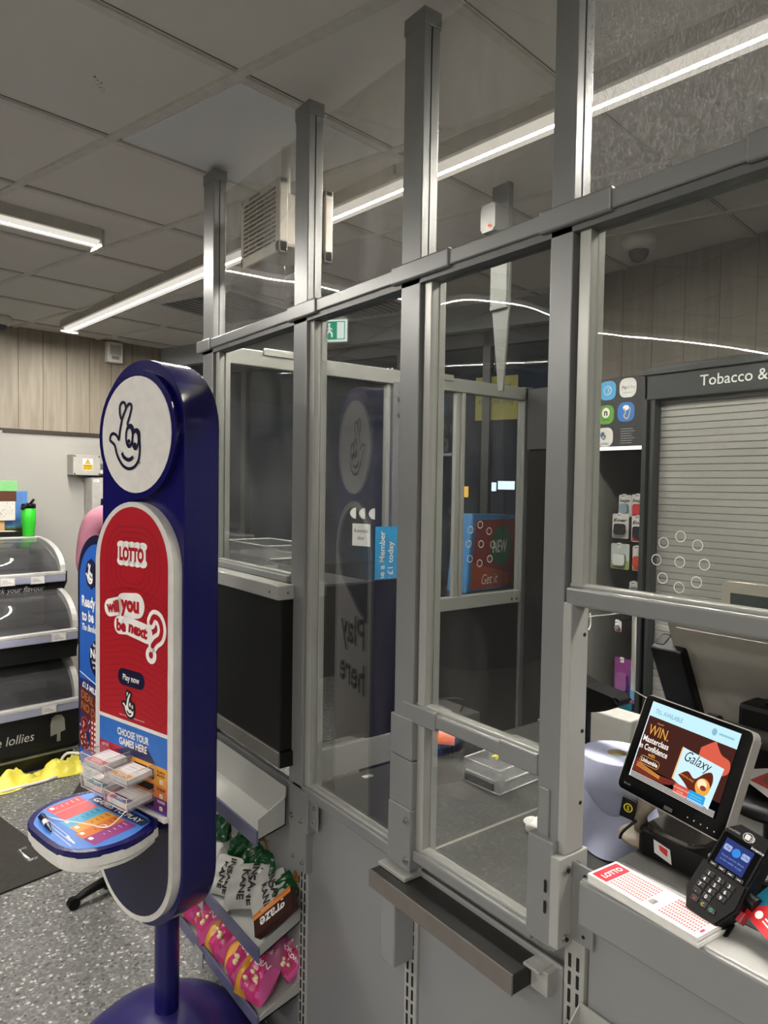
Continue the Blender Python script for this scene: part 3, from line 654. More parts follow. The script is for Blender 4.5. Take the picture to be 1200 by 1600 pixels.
for (x, z, s_) in ((.118, .915, 'EURO'), (.118, .907, 'MILLIONS'), (.118, .874, 'SET FOR LIFE'), (.118, .845, 'THUNDER'), (-.115, .93, 'LOTTO')):
    b.text(s_, x, z, .008, INK if z > .86 and x > 0 else WINK, h0+.0007, .02, M=FR, wd=.03)
for (x, z) in ((.118, .895), (.118, .862), (.118, .832), (-.115, .91)): b.rrect(x-.006, x+.006, z-.005, z+.005, .002, WINK, h0+.0007, FR); b.text('£2', x, z-.003, .008, INK, h0+.001, M=FR)
for (x0, x1, z0, z1) in ((-.09, -.01, .90, .925), (-.09, -.01, .845, .885), (.01, .09, .895, .92), (.01, .09, .865, .883), (.01, .09, .83, .85)): b.rect(x0, x1, z0, z1, SLOT, h0+.0006, FR)
b.build('games_panel', K)['label'] = 'blue and multicoloured games panel'
b = MB(); b.poly([(x, z) for x, z in stadium(.146, .539, 1.55) if z < .81]+[(-.146, .808), (.146, .808)][::-1] if False else [(.146*math.cos(PI+PI*i/24), .685+.146*math.sin(PI+PI*i/24)) for i in range(25)]+[(.146, .805), (-.146, .805)], NAVYD, h0+.0003, FR)
b.box(-.145, .145, -.085, -.074, .806, .82, WHITE, .003); b.build('lower_panel', K)
# back face
b = MB(); Fb = Matrix.Rotation(PI, 4, 'Z') @ FR
WS = mat('stand silver white', 'cfccc7', .35)
b.prism(stadium(.160, .525, 1.550, 28), .048, .053, WS, Fb, bev=.002)
b.poly([(.14*math.cos(PI*i/24), 1.39+.14*math.sin(PI*i/24)) for i in range(25)]+[(-.14, 1.20)]+[(-.14+.28*i/8, 1.20+.14*(i/8)**1.3) for i in range(1, 8)], col('23252f'), .0535, Fb)
b.text('Play', -.012, 1.12, .125, INK, .054, .02, M=Fb, wd=.22); b.text('here', -.012, .99, .125, INK, .054, .02, M=Fb, wd=.23); b.build('rear_panel', K)
# writing shelf
b = MB(); shp = []
def shelf_outline(k):
    pts = [(-.115, -.02), (-.15, -.06), (-.165, -.13), (-.155, -.2), (-.115, -.255), (-.07, -.275), (.06, -.285), (.115, -.262), (.155, -.2), (.165, -.13), (.15, -.06), (.115, -.02)]
    cx, cy = 0, -.15; return [((cx+(x-cx)*k)*.96, (cy+(y-cy)*k)*.78) for x, y in smooth(pts, 3, True)]
SM = Matrix.Translation((0, -.045, 0)) @ Matrix.Rotation(R(2), 4, 'X')
SZ = .812
b.prism([tuple(p) for p in [Vector(q) for q in shelf_outline(1)]], SZ-.030, SZ-.008, WHITE, SM, bev=.001); b.prism([tuple(p) for p in [Vector(q) for q in shelf_outline(.95)]], SZ-.044, SZ-.029, WHITE, SM, bev=.001); b.build('shelf_tray', K)
b = MB(); b.prism([tuple(p) for p in shelf_outline(1.005)], SZ-.010, SZ+.004, NAVY, SM, bev=.003); b.box(-.12, .12, -.06, .01, SZ-.02, SZ+.002, NAVY, .004, M=SM); b.build('shelf_rim', K)
b = MB(); sb = [tuple(p) for p in shelf_outline(.9)]
LBL = col('4a86d8'); RE2 = col('d83a44'); CY = col('55b4dc')
SM0 = SM; SM = SM @ Matrix.Diagonal((.96, .78, 1, 1)); b.poly([(x_/.96, y_/.78) for x_, y_ in sb], LBL, SZ+.0046, SM); q = lambda x0, x1, y0, y1, m_, h_=.005: b.rect(x0, x1, y0, y1, m_, SZ+h_, SM)
q(-.10, .13, -.075, -.04, col('26385f')); b.text('GAMES TO PLAY', .012, -.069, .026, WINK, SZ+.0056, .03, .9, M=SM, wd=.20)
xs = [-.138, -.045, -.002, .035, .072, .118]
for i, (m_, y0) in enumerate(((RE2, -.19), (CY, -.205), (YE, -.205), (OR, -.215), (col('9a3f86'), -.215))):
    q(xs[i], xs[i+1], y0, -.082, m_)
    b.rrect(xs[i]+.006, xs[i]+.020, y0+.008, y0+.02, .003, WINK, SZ+.0054, SM)
    for k in range(5): b.rect(xs[i]+.007+.002*k, xs[i]+.026-.001*k, -.095-.017*k-.002, -.095-.017*k, WINK if i in (0, 4) else INK, SZ+.0054, SM)
q(-.095, -.094, -.19, -.082, WINK, .0054)
for k in range(3): b.line([(-.11+.02*k, -.215-.012*k), (.04+.02*k, -.232-.012*k)], .0015, WINK, SZ+.0054, SM)
b.line([(.03, -.235), (.075, -.243)], .005, WINK, SZ+.0055, SM); SM = SM0; b.build('games_guide', K)['label'] = 'printed games to play guide'
b = MB(); b.tube([(-.06, -.23, SZ-.03), (-.06, -.247, SZ-.03), (.0, -.251, SZ-.03), (0, -.235, SZ-.03)], .0035, BOLT, M=SM); b.build('card_clip', K)
b = MB(); b.cyl((0, .03, .20), (0, .03, .53), .031, NAVY, n=28); b.build('pole', K)
b = MB(); b.lathe([(.30, 0), (.302, .02), (.285, .07), (.25, .125), (.19, .18), (.12, .215), (.06, .232), (.033, .236), (0, .236)], NAVYDOME, (0, .03, 0), 48); b.build('base', K)
# clear ticket pockets and slips
SLIPS = [(-.05, .902, RE2, 'lotto play slip pad in the upper left clear pocket'), (.05, .895, YE, 'orange-headed play slip pad in the upper right clear pocket'), (-.05, .848, col('3f7f86'), 'teal-headed play slip pad in the lower left clear pocket'), (.05, .838, PU, 'purple-headed play slip pad in the lower right clear pocket')]
for x, z, m_, lb in SLIPS:
    b = MB(); d = .075; zz = z+.012; b.M = Matrix.Translation((x, -.075, zz)) @ Matrix.Rotation(R(4), 4, 'X')
    b.box(-.046, .046, -d, 0, -.002, 0, CLEARB); b.box(-.046, -.044, -d, 0, 0, .026, CLEARB); b.box(.044, .046, -d, 0, 0, .026, CLEARB); b.box(-.046, .046, -d, -d+.002, 0, .03, CLEARB)
    E_ = mat('bright acrylic edge', 'dcdcd8', .15)
    b.tube([(-.046, 0, .026), (-.046, -d, .03), (.046, -d, .03), (.046, 0, .026)], .0009, E_, 5); b.tube([(-.046, -d, -.002), (-.046, -d, .03)], .0009, E_, 5); b.tube([(.046, -d, -.002), (.046, -d, .03)], .0009, E_, 5); b.tube([(-.046, -d, -.001), (.046, -d, -.001)], .0009, E_, 5)
    b.build('clear_pocket', K)
bpy.context.view_layer.update()
for i, (x, z, m_, lb) in enumerate(SLIPS):
    b = MB(); b.box(-.04, .04, -.071, -.004, .001, .013, PAPER); b.rect(-.036, .034, -.069, -.050, m_, .0133); b.text('LOTTO' if i == 0 else 'PLAY', 0, -.065, .012, WINK, .0137, .02)
    for k in range(4): b.rect(-.036, .036, -.046+k*.011, -.045+k*.011, col('d8a0a4'), .0133)
    o = b.build('play_slip_pad'); o.matrix_world = K.matrix_world @ Matrix.Translation((x, -.075, z+.012)) @ Matrix.Rotation(R(4), 4, 'X'); tag(o, lb, 'slips', 'play slip pads in the stand pockets')
pn = thing('pen', 'blue and white pen on a ball chain lying on the round shelf', 'pen', M=K.matrix_world @ SM @ Matrix.Translation((-.06, -.185, SZ+.012)) @ Matrix.Rotation(R(-14), 4, 'Z'))
b = MB(); b.cyl((-.03, 0, 0), (-.005, 0, 0), .008, NAVYD, .007); b.cyl((-.008, 0, 0), (.02, 0, 0), .006, WHITE); b.cyl((.018, 0, 0), (.05, 0, -.002), .007, NAVYD, .002); b.lathe([(0, -.009), (.009, 0), (0, .009)], NAVYD, (-.032, 0, 0), 12); b.build('barrel', pn)
b = MB(); b.tube(smooth([(-.03, .006, .0), (.0, .03, -.005), (.07, .08, -.006), (.09, .09, -.006), (.10, .095, -.005), (.105, .105, -.006), (.09, .105, -.006), (.095, .09, -.004), (.115, .11, 0), (.12, .15, .03)], 6), .0014, WINK, 5); b.build('cord', pn)

# ================================================================= SECOND LOTTERY STAND
K2 = thing('scratchcard_stand', 'blue lottery poster stand half hidden behind the taller stand', 'stand', (.806, 2.776, 0), R(189.7+90))
b = MB(); b.prism([(.165*math.cos(PI*i/24), 1.23+.165*math.sin(PI*i/24)) for i in range(25)]+[(-.165, .55), (-.13, .46), (.13, .46), (.165, .55)], -.05, .05, NAVYD, FR, bev=.006); b.build('body', K2)
b = MB(); B2 = col('1f5cb8'); hp = .0515
b.poly([(.145*math.cos(PI*i/24), 1.215+.145*math.sin(PI*i/24)) for i in range(25)]+[(-.145, .55), (.145, .55)], B2, hp, FR)
b.ell(-.045, 1.245, .05, .06, NAVYD, hp+.0003, 8, FR); hand(b, -.04, 1.245, .07, NAVYD, WINK, hp+.0008, FR, wd=.03)
for s_, z in (('Ready', 1.115), ('to be', 1.06)): b.text(s_, -.125, z, .058, WINK, hp+.0006, .03, .8, M=FR, al='l')
b.text('The Banker?', -.125, 1.022, .036, WINK, hp+.0006, .02, .8, .3, M=FR, al='l'); b.ell(.02, .925, .08, .075, NAVYD, hp+.0005, 24, FR)
b.text('Buy the', .0, .97, .018, WINK, hp+.001, .02, M=FR); b.text('New', -.0, .925, .05, WINK, hp+.001, .03, M=FR); b.text('Scratchcard', 0, .905, .016, WINK, hp+.001, .02, M=FR); b.text('at the till', 0, .885, .016, WINK, hp+.001, .02, M=FR)
b.rect(-.145, .145, .55, .83, col('1a2a6a'), hp+.0004, FR); b.poly([(-.145, .857), (.145, .80), (.145, .796), (-.145, .853)], WINK, hp+.0006, FR)
b.rect(-.145, .145, .80, .855, B2, hp+.0002, FR)
b.text('£1.5 MILLION', -.12, .80, .03, WINK, hp+.001, .03, M=FR, al='l', rot=-.12)
GOLD = col('b06a3a'); b.poly([(-.14, .80), (.14, .75), (.14, .63), (-.14, .70)], col('5a1f14'), hp+.0007, FR)
b.text('DEAL OR', -.13, .755, .045, GOLD, hp+.0012, .02, M=FR, al='l', rot=-.15); b.text('NO DEAL', -.13, .712, .045, GOLD, hp+.0012, .02, M=FR, al='l', rot=-.15)
for x, z in ((-.10, .655), (-.115, .60), (-.10, .56)):
    b.ell(x, z, .036, .03, col('9a3424'), hp+.0008, 20, FR); b.ell(x, z, .024, .02, col('5a1a16'), hp+.001, 20, FR); b.ell(x, z, .008, .008, col('d05a5a'), hp+.0012, 12, FR)
b.poly([(-.045, .70), (.05, .67), (.05, .55), (-.06, .55)], col('a03022'), hp+.0008, FR)
for i in range(4):
    for j in range(7): b.ell(-.035+.022*i, .675-.02*j, .006, .006, WINK, hp+.0012, 8, FR)
random.seed(4)
for k in range(16): x, z = random.uniform(-.14, -.05), random.uniform(.555, .69); b.line([(x, z), (x+random.uniform(-.008, .008), z+random.uniform(.004, .014))], .005, WINK, hp+.0013, FR)
b.rect(-.145, .145, .50, .555, B2, hp+.0014, FR); b.build('poster_face', K2)
b = MB(); b.poly([(-.13, .5), (.13, .5), (.12, .43), (-.11, .43)], PAPER, .053, FR); b.box(-.12, .12, -.05, .05, .42, .5, mat('stand white trim', 'd9d6d1', .3), .005)
for k in range(6): b.rect(-.1, .1, .44+.008*k, .442+.008*k, col('9a9a98'), .0535, FR)
b.build('lower_tray', K2)
b = MB(); b.cyl((0, 0, .03), (0, 0, .45), .025, BLACK); b.build('pole', K2)
for a in (30, 150, 270):
    b = MB(); c_, s_ = math.cos(R(a)), math.sin(R(a)); b.tube([(0, 0, .06), (.09*c_, .09*s_, .045), (.14*c_, .14*s_, .03)], [.02, .016, .012], BLACK); b.cyl((.14*c_-.012, .14*s_, .022), (.14*c_+.012, .14*s_, .022), .022, BLACK, n=16); b.build('foot', K2)
#@@PART2
# ================================================================= NEAR TILL: customer display
dsp = thing('customer_display', 'tilted black customer display screen showing a chocolate advert', 'screen', M=pose((1.128, .637, 1.139), -103.2, -22.8, -.2))
DW, DH = .2295, .1785
b = MB(); b.prism(rr(-DW/2, DW/2, -DH/2, DH/2, .012), -.018, 0, mat('silver bezel', 'b9b6b0', .3, .5), FR, bev=.003); b.build('bezel', dsp)
b = MB(); b.poly(rr(-DW/2+.002, DW/2-.002, -DH/2+.002, DH/2-.002, .011), BLACKG, .0006, FR)
b.text('360 LIVE', -.092, -.077, .0045, col('b0b0b0'), .001, 0, M=FR); b.rect(-.004, .014, -.084, -.078, col('4a4a4a'), .001, FR)
for k in range(5): b.ell(.045+.013*k, -.078, .0012, .0012, col('c8c8c8'), .001, 8, FR)
b.build('black_glass', dsp)
def E(n, s=1.0): return emat('screen '+n+str(s), n, s)
b = MB(); X0, X1, Z0, Z1 = -.094, .092, -.060, .079
b.rect(X0, X1, Z0, Z1, E('0a0c12', .5), .001, FR); b.rect(X0, X1, Z1-.026, Z1, E('c4ecf8', 1.0), .0013, FR)
b.rect(X0, X0+.002, Z0, Z1, E('e8f4ff', 1), .0016, FR); b.text('TILL AVAILABLE', X0+.012, Z1-.0185, .011, E('7fb2cc', .9), .0016, .01, .8, M=FR, al='l')
b.ell(.045, Z1-.0125, .005, .006, E('8cc4dd', .9), .0016, 16, FR); b.rect(.054, .083, Z1-.0145, Z1-.011, E('9ccfe0', .9), .0016, FR)
b.rect(X0+.002, X1, -.035, Z1-.026, E('4e2a24', .8), .0014, FR)
GO = E('e9a64a', 1.0); WH = E('f4efe6', 1.0)
b.text('GALAXY', -.062, .043, .004, GO, .0018, M=FR); b.text('WIN.', -.060, .0215, .026, GO, .0018, .0, .85, M=FR, wd=.046)
for s_, z, wd_ in (('Masterclass', .0075, .058), ('in Confidence', -.0065, .064)): b.text(s_, -.060, z, .0145, WH, .0018, .02, 1, M=FR, wd=wd_)
b.text('with', -.060, -.015, .009, GO, .0018, .01, M=FR); b.line(rr(-.082, -.038, -.031, -.0175, .006), .0008, GO, .0018, FR, True); b.text('Unhumble', -.060, -.0275, .0095, WH, .0019, .03, M=FR, wd=.038)
b.poly([tuple(p) for p in smooth([(X0+.002, -.032), (-.085, -.025), (-.05, -.037), (-.01, -.036), (.01, -.034), (-.02, -.048), (X0+.002, -.048)], 4)], E('7d3328', .9), .0016, FR)
for k in range(3): b.line([(-.085, -.032-.003*k), (-.03, -.039-.002*k)], .0012, GO, .0018, FR)
b.poly([tuple(p) for p in smooth([(.03, .035), (.052, .052), (.058, .048), (.07, .036), (.088, .03), (.089, .01), (.06, .0), (.03, .01)], 4)], E('d8604a', 1), .0016, FR)
b.poly([(-.004, .024), (.082, .017), (.076, -.052), (-.006, -.032)], E('cdeefa', 1), .0018, FR); b.poly([(-.004, .024), (-.001, .024), (-.003, -.033), (-.006, -.032)], E('f2c58c', 1), .002, FR)
b.text('Galaxy', .033, .003, .025, E('3a3230', .8), .0022, .0, .85, .35, M=FR, wd=.054, rot=-.05)
b.poly([tuple(p) for p in smooth([(.004, -.022), (.02, -.01), (.036, -.017), (.052, -.002), (.064, .003), (.07, -.01), (.066, -.03), (.055, -.04), (.04, -.042), (.02, -.03)], 4)], E('6a2a1e', .9), .0021, FR)
b.ell(.055, -.024, .014, .014, GO, .0024, 20, FR); b.ell(.053, -.02, .009, .008, E('f8e8c0', 1), .0026, 20, FR); b.ell(.057, -.025, .006, .004, E('8a3a26', 1), .0028, 20, FR)
b.text('SMOOTH MILK', .022, -.022, .0045, GO, .0026, 0, M=FR, rot=-.1)
b.rrect(.004, .034, -.052, -.036, .003, E('d85a48', 1), .003, FR); b.text('YOUR WINNING TICKET', .019, -.043, .003, WH, .0033, M=FR); b.text('IN STORE', .019, -.048, .003, WH, .0033, M=FR)
b.rrect(.034, .067, -.053, -.036, .003, E('2fa2e0', 1), .0031, FR)
for k in range(3): b.rect(.038, .062, -.042-.004*k, -.0412-.004*k, E('8fd4f4', 1), .0034, FR)
for k in range(5): b.rect(X0+.003, X1-.002, -.0505-.0022*k, -.0497-.0022*k, WH, .0036, FR)
b.build('screen_image', dsp)['label'] = 'lit screen with a chocolate advert'
BG = mat('warm beige plastic', '8f8578', .4)
b = MB(); b.tube([(1.135, .705, .985), (1.12, .712, 1.02), (1.13, .70, 1.05), (1.15, .67, 1.085), (1.16, .64, 1.12)], [.017, .017, .02, .02, .016], BG, 14); b.lathe([(.0, 0), (.045, 0), (.045, .006), (.02, .014), (0, .014)], BG, (1.135, .705, .976), 24)
p2(b, 'neck', dsp)
b = MB(); T = Matrix.Translation((1.103, .718, 1.036)) @ Matrix.Rotation(R(-75), 4, 'Z') @ Matrix.Rotation(R(8), 4, 'Y') @ FR
b.box(-.013, .013, -.02, .016, -.003, .003, BLACK, .001, M=T); b.ring(0, 0, .006, .008, YEL, .0035, 20, T); b.text('S', 0, -.004, .011, YEL, .0035, .02, M=T); p2(b, 'badge', dsp)
b = MB(); b.tube(smooth([(1.10, .70, 1.02), (1.085, .715, 1.0), (1.085, .722, .985), (1.10, .73, .978)], 4), .0025, BLACK, 6); p2(b, 'cable', dsp)

# black weighing / scanner base box with chrome top
sc = thing('scanner_base', 'black boxy scanner base with a shiny grilled top under the display', 'scanner', (1.13, .6, .975))
b = MB(); b.prism(rr(1.085, 1.20, .46, .69, .012), .975, 1.015, BLACK, bev=.004); p2(b, 'body', sc)
b = MB(); b.prism(rr(1.09, 1.19, .58, .68, .02), 1.015, 1.024, mat('smoked chrome', '6b6864', .12, .8), bev=.004)
for k in range(7): b.box(1.09, 1.18, .475+.014*k, .482+.014*k, 1.0155, 1.021, mat('chrome rib', 'bdbab4', .2, .7), .001)
p2(b, 'grille_top', sc)
b = MB(); T = Matrix(((0, 0, -1, 1.0848), (-1, 0, 0, .635), (0, 1, 0, .995), (0, 0, 0, 1))); b.poly([(-.022, .014), (.008, .008), (.012, -.016), (-.020, -.008)], PAPER, .0004, T); b.poly([(-.012, .009), (.004, .006), (.004, -.006), (-.01, 0)], RE2, .0007, T); p2(b, 'sticker', sc)
# slip pile on edge
for i, (x, y, z, a, lb) in enumerate(((.962, .60, .9755, -4, 'stack of red and white lottery play slips on the front counter edge'),)):
    t = thing('play_slip_stack', lb, 'slips', (x, y, z), R(a))
    b = MB()
    for k in range(5): b.box(-.034+random.uniform(-.001, .001), .034, -.115+random.uniform(-.002, .002), .075, .003*k, .003*k+.0028, PAPER, .0005)
    b.build('slips', t)
    b = MB(); h = .0152; b.rect(-.030, .028, .042, .07, RE2, h); b.text('LOTTO', 0, .050, .014, WINK, h+.0003, .03, wd=.044)
    PK = col('c8665e')
    for i2 in range(15):
        for j2 in range(7):
            for (o1, w1) in ((-.105, 0), (-.02, 0)):
                y_ = o1+.004*i2; x_ = -.026+.0078*j2; b.rect(x_, x_+.0045, y_, y_+.0025, PK, h)
    b.rect(-.03, .03, -.034, -.024, WINK, h); 
    for k in range(9): b.rect(-.02, -.006, -.034+.0012*k, -.0335+.0012*k, INK, h+.0003)
    b.rect(-.02, -.01, -.112, -.108, RE2, h+.0003); b.rect(.01, .02, -.112, -.108, RE2, h+.0003); b.build('top_slip', t)
# card terminal
term = thing('card_terminal', 'black card payment terminal with lit blue screen and number keys', 'card terminal', M=pose((1.010, .4966, 1.045), -95, -37.2, 7.1))
TW, TH = .066, .141; q_ = .5
b = MB()
b.prism([(-.030, .062), (-.016, .074), (.030, .074), (.036, .066), (.036, .0), (-.034, .0), (-.034, .055)], -.028, .002, BLACK, FR, bev=.003)
b.prism([(-.038, .002), (.036, .002), (.038, -.035), (.022, -.070), (-.026, -.070), (-.040, -.045)], -.022, .004, BLACK, FR, bev=.003)
b.build('body', term)
b = MB(); b.poly(rr(-.030, .030, -.001, .072-.018, .004), BLACKG, .0024, FR); b.rect(-.022, .022, .008, .047, E('3a4a8c', .7), .0028, FR)
b.rrect(-.020, -.008, .030, .039, .002, E('a9b8e8', .9), .003, FR); b.rrect(.008, .020, .030, .039, .002, E('a9b8e8', .9), .003, FR); b.ell(0, .0335, .0065, .0065, E('3d8ae0', 1), .003, 16, FR)
b.text('Pay', -.013, .033, .005, E('1a2040', .5), .0034, 0, M=FR); b.text('G Pay', .014, .033, .0045, E('1a2040', .5), .0034, 0, M=FR); b.text('Touch card or device', 0, .021, .0042, E('8fa4e8', .9), .003, 0, M=FR); b.text('to the reader to pay', 0, .015, .0042, E('8fa4e8', .9), .003, 0, M=FR)
b.build('screen', term)['label'] = 'lit blue payment screen'
b = MB(); b.text('Lane/3000', -.018, .059, .0045, col('a0a0a0'), .0026, 0, M=FR); b.text('ingenico', .024, .050, .006, col('d0d0d0'), .0032, .02, M=FR, rot=0)
b.ring(.004, .062, .0075, .0085, col('c8c8c8'), .0026, 24, FR, .8); b.rrect(-.001, .007, .058, .066, .002, col('d8d8d8'), .0028, FR)
for k in range(3): b.line([(.008+.002*k, .058), (.0095+.002*k, .062), (.008+.002*k, .066)], .0007, col('d8d8d8'), .0028, FR)
b.build('markings', term)
b = MB()
for i, x in enumerate((-.021, -.007, .007, .021)): b.box(x-.006, x+.006, -.0035, 0, .0, .006, col('2c2c2e', .3), .001); b.rect(x-.003, x+.003, .0026, .0036, WINK, .0042, FR)
b.build('menu_keys', term)
for i, (s_, x, z) in enumerate((('1', -.017, -.012), ('2', .0, -.012), ('3', .016, -.012), ('4', -.019, -.022), ('5', -.002, -.022), ('6', .015, -.022), ('7', -.021, -.032), ('8', -.004, -.032), ('9', .013, -.032), ('0', -.005, -.042), ('.', -.021, -.042))):
    b = MB(); b.box(x-.0068, x+.0068, -.0056, -.003, z-.0042, z+.0042, col('1c1c1e', .35), .001); b.text(s_, x-.001, z-.0025, .0075, WINK, .0060, .02, M=FR); b.build('key', term)
for s_, x, hx in (('X', -.019, 'a03038'), ('C', -.005, 'c8b830'), ('O', .009, '30a888')):
    b = MB(); b.box(x-.0062, x+.0062, -.0058, -.003, -.058, -.049, col('222224', .35), .0015); b.text(s_, x, -.0558, .0065, col(hx), .0062, .03, M=FR); b.build('key', term)
b = MB(); b.tube([(-.028, .012, -.06), (-.03, .012, -.088), (-.025, .012, -.095), (.02, .015, -.10), (.028, .018, -.094), (.03, .02, -.05)], .003, BLACK); b.box(-.02, .02, .016, .034, -.085, -.03, BLACK, .003); b.build('mount_frame', term)
b = MB(); b.cyl((.034, .016, -.01), (.048, .016, -.012), .011, BLACK, n=18); b.box(.036, .044, .006, .02, -.045, -.03, col('a03038'), .001); b.build('mount_knob', term)
# promo leaflets
lf = thing('promo_leaflet', 'white and red promotional leaflet behind the card terminal', 'leaflet', M=pose((1.27, .515, 1.12), -105, -35, 12), group='promotional leaflets near the till')
b = MB(); b.box(-.075, .06, 0, .002, -.055, .075, PAPER); b.poly([(-.06, -.05), (.055, -.03), (.055, .045), (-.01, .03)], col('c84a44'), .0004, FR)
for k in range(6): b.ell(-.03+.015*k, -.03+.008*(k % 3), .012, .009, col(('8a5a3a', 'e8d8b8', 'b03a3a')[k % 3]), .0007+.0002*k, 14, FR)
b.build('leaflet', lf)
lf = thing('promo_leaflet', 'teal and red strawberry promotional leaflet lying at the counter edge', 'leaflet', M=pose((1.0, .40, 1.03), -112, -48, 12), group='promotional leaflets near the till')
b = MB(); b.box(-.06, .05, 0, .002, -.045, .08, col('1b6f86')); b.poly([(-.059, -.044), (.049, -.044), (.049, .035), (.0, .03), (-.03, .0)], col('c8242c'), .0004, FR)
b.ell(.01, .0, .024, .03, col('e8e0dc'), .0008, 24, FR); b.ell(.012, .0, .012, .016, col('b0303a'), .0011, 20, FR); b.text('MILK', .008, .006, .011, RE2, .0014, .03, M=FR); b.text('SHAKE', .008, -.006, .01, RE2, .0014, .03, M=FR)
b.ell(-.035, -.03, .006, .006, WINK, .0008, 14, FR); b.rect(-.025, .02, -.033, -.031, WINK, .0008, FR); b.rect(-.025, .02, -.028, -.026, WINK, .0008, FR); b.build('leaflet', lf)
# fourth tray at bottom
t = thing('display_tray', 'grey corner tray low on the counter front at the bottom edge', 'tray', (.94, .69, .70), 0, 'sloping steel trays on the counter front')
b = MB()
for y in (.45, .6925): b.xz([(.87, .62), (.947, .66), (.947, .765), (.87, .70)], y, y+.0025, PANEL_L)
b.box(.943, .946, .45, .695, .655, .765, PANEL_L); b.xz([(.87, .62), (.947, .66), (.947, .664), (.87, .624)], .45, .695, PANEL_L); p2(b, 'tray_body', t)
o = MB().box(.90, .94, .58, .68, .665, .715, col('cfc7b8'), .003).box(.898, .942, .578, .682, .708, .716, col('b8ad9a'), .002).build('small_carton'); tag(o, 'small cream carton inside the lowest corner tray', 'carton')
# centre-feed paper roll
PB_ = mat('pale blue paper', 'b9bfdb', .75, 0, .04, 25)
rl_ = thing('paper_towel_roll', 'large pale blue paper towel roll with loose sheets at its foot', 'paper roll', (1.40, .945, .798))
b = MB(); b.lathe([(.022, .20), (.078, .20), (.08, .198), (.08, .0), (.022, 0), (.022, .2)], PB_, n=40); b.build('roll', rl_)
for k in range(3): b = None
b = MB(); b.lathe([(.021, .199), (.02, .1)], col('a49a72'), n=20); b.ring(0, 0, .0, .021, col('8d8562'), .19, 20); b.build('core', rl_)
b = MB(); vs = []; nn = 40
for j in range(9):
    for i in range(nn+1):
        a = R(150)+R(190)*i/nn; f_ = j/8; r_ = .082+.03*f_*(.75+.3*math.sin(a*5+j*.3)); z_ = .105*(1-f_)*(1+.2*math.sin(a*3))+.003
        vs.append((r_*math.cos(a), r_*math.sin(a), z_))
b.add(vs, [(j*(nn+1)+i, j*(nn+1)+i+1, (j+1)*(nn+1)+i+1, (j+1)*(nn+1)+i) for j in range(8) for i in range(nn)], PB_, True); b.build('loose_sheet', rl_)
# tissue, rag
b = MB(); bm_ = bmesh.new(); bmesh.ops.create_icosphere(bm_, subdivisions=3, radius=.025)
for v_ in bm_.verts: v_.co *= 1+.5*noise.noise(v_.co*60); v_.co.z = v_.co.z*.7
b.bm(bm_, PAPER, True, Matrix.Translation((1.28, 1.075, .813))); tag(b.build('crumpled_tissue'), 'crumpled white tissue on the dark worktop', 'tissue')
o = MB().box(1.125, 1.155, 1.545, 1.56, .7975, .80, PAPER, .001).build('paper_scrap'); tag(o, 'tiny white scrap of paper on the worktop near the upstand', 'scrap')
# torch-like canister
cn = thing('canister', 'black ribbed canister with an orange label and blue base lying on the worktop', 'canister', M=pose((1.44, 1.52, .838), 40))
b = MB(); b.cyl((0, -.10, 0), (0, .06, 0), .037, BLACK, n=28); 
for k in range(4): b.cyl((0, -.0+.014*k, 0), (0, .006+.014*k, 0), .040, BLACK, n=28)
b.build('barrel', cn); b = MB(); b.prism([(.0405*math.cos(R(a)), .0405*math.sin(R(a))) for a in range(70, 180, 10)]+[(.037*math.cos(R(a)), .037*math.sin(R(a))) for a in range(170, 60, -10)], -.05, .0, col('d86a38'), FR); b.build('orange_label', cn)
b = MB(); b.lathe([(0, 0), (.036, .0), (.036, .03), (0, .03)], col('1d3f7a'), (0, .045, -.03), 20); b.build('blue_base', cn)
# printer box with cable, small blue screen behind
pr = thing('label_printer', 'low dark grey box with a black cable behind the middle rail', 'printer', (1.63, 1.72, .8))
p2(MB().box(1.55, 1.66, 1.64, 1.83, .797, .86, DARK, .004), 'body', pr)
p2(MB().tube(smooth([(1.58, 1.80, .865), (1.56, 1.72, .90), (1.60, 1.66, .905), (1.61, 1.68, .86)], 5), .003, BLACK, 6), 'cable', pr)
p2(MB().box(1.555, 1.60, 1.632, 1.642, .80, .825, col('c8b89a'), .001), 'sticker', pr)
bs = thing('till_terminal', 'small terminal with a glowing blue screen beside a post', 'terminal', (1.77, 2.08, .70))
p2(MB().box(1.70, 1.81, 2.06, 2.10, .70, .96, BLACK, .004), 'body', bs)
b = MB(); b.rect(1.71, 1.80, .765, .822, E('5f86e8', .9), -2.0595, FR); p2(b, 'screen', bs)
b = MB(); b.ring(1.745, .90, .018, .023, WINK, -2.0595, 24, FR); b.ell(1.765, .855, .005, .008, WINK, -2.0595, 10, FR); p2(b, 'white_symbol', bs)
for o_ in bs.children:
    if o_.name.startswith(('screen', 'white')): pass
# rear shelf under the terminal so that it stands
sh = thing('back_shelf', 'dark low shelf unit behind the worktop', 'shelf', (1.7, 1.9, 0)); p2(MB().box(1.53, 1.9, 1.62, 2.14, .0, .70, BLKPANEL, .004).box(1.53, 1.67, 1.64, 1.90, .70, .797, BLKPANEL, .002), 'body', sh)

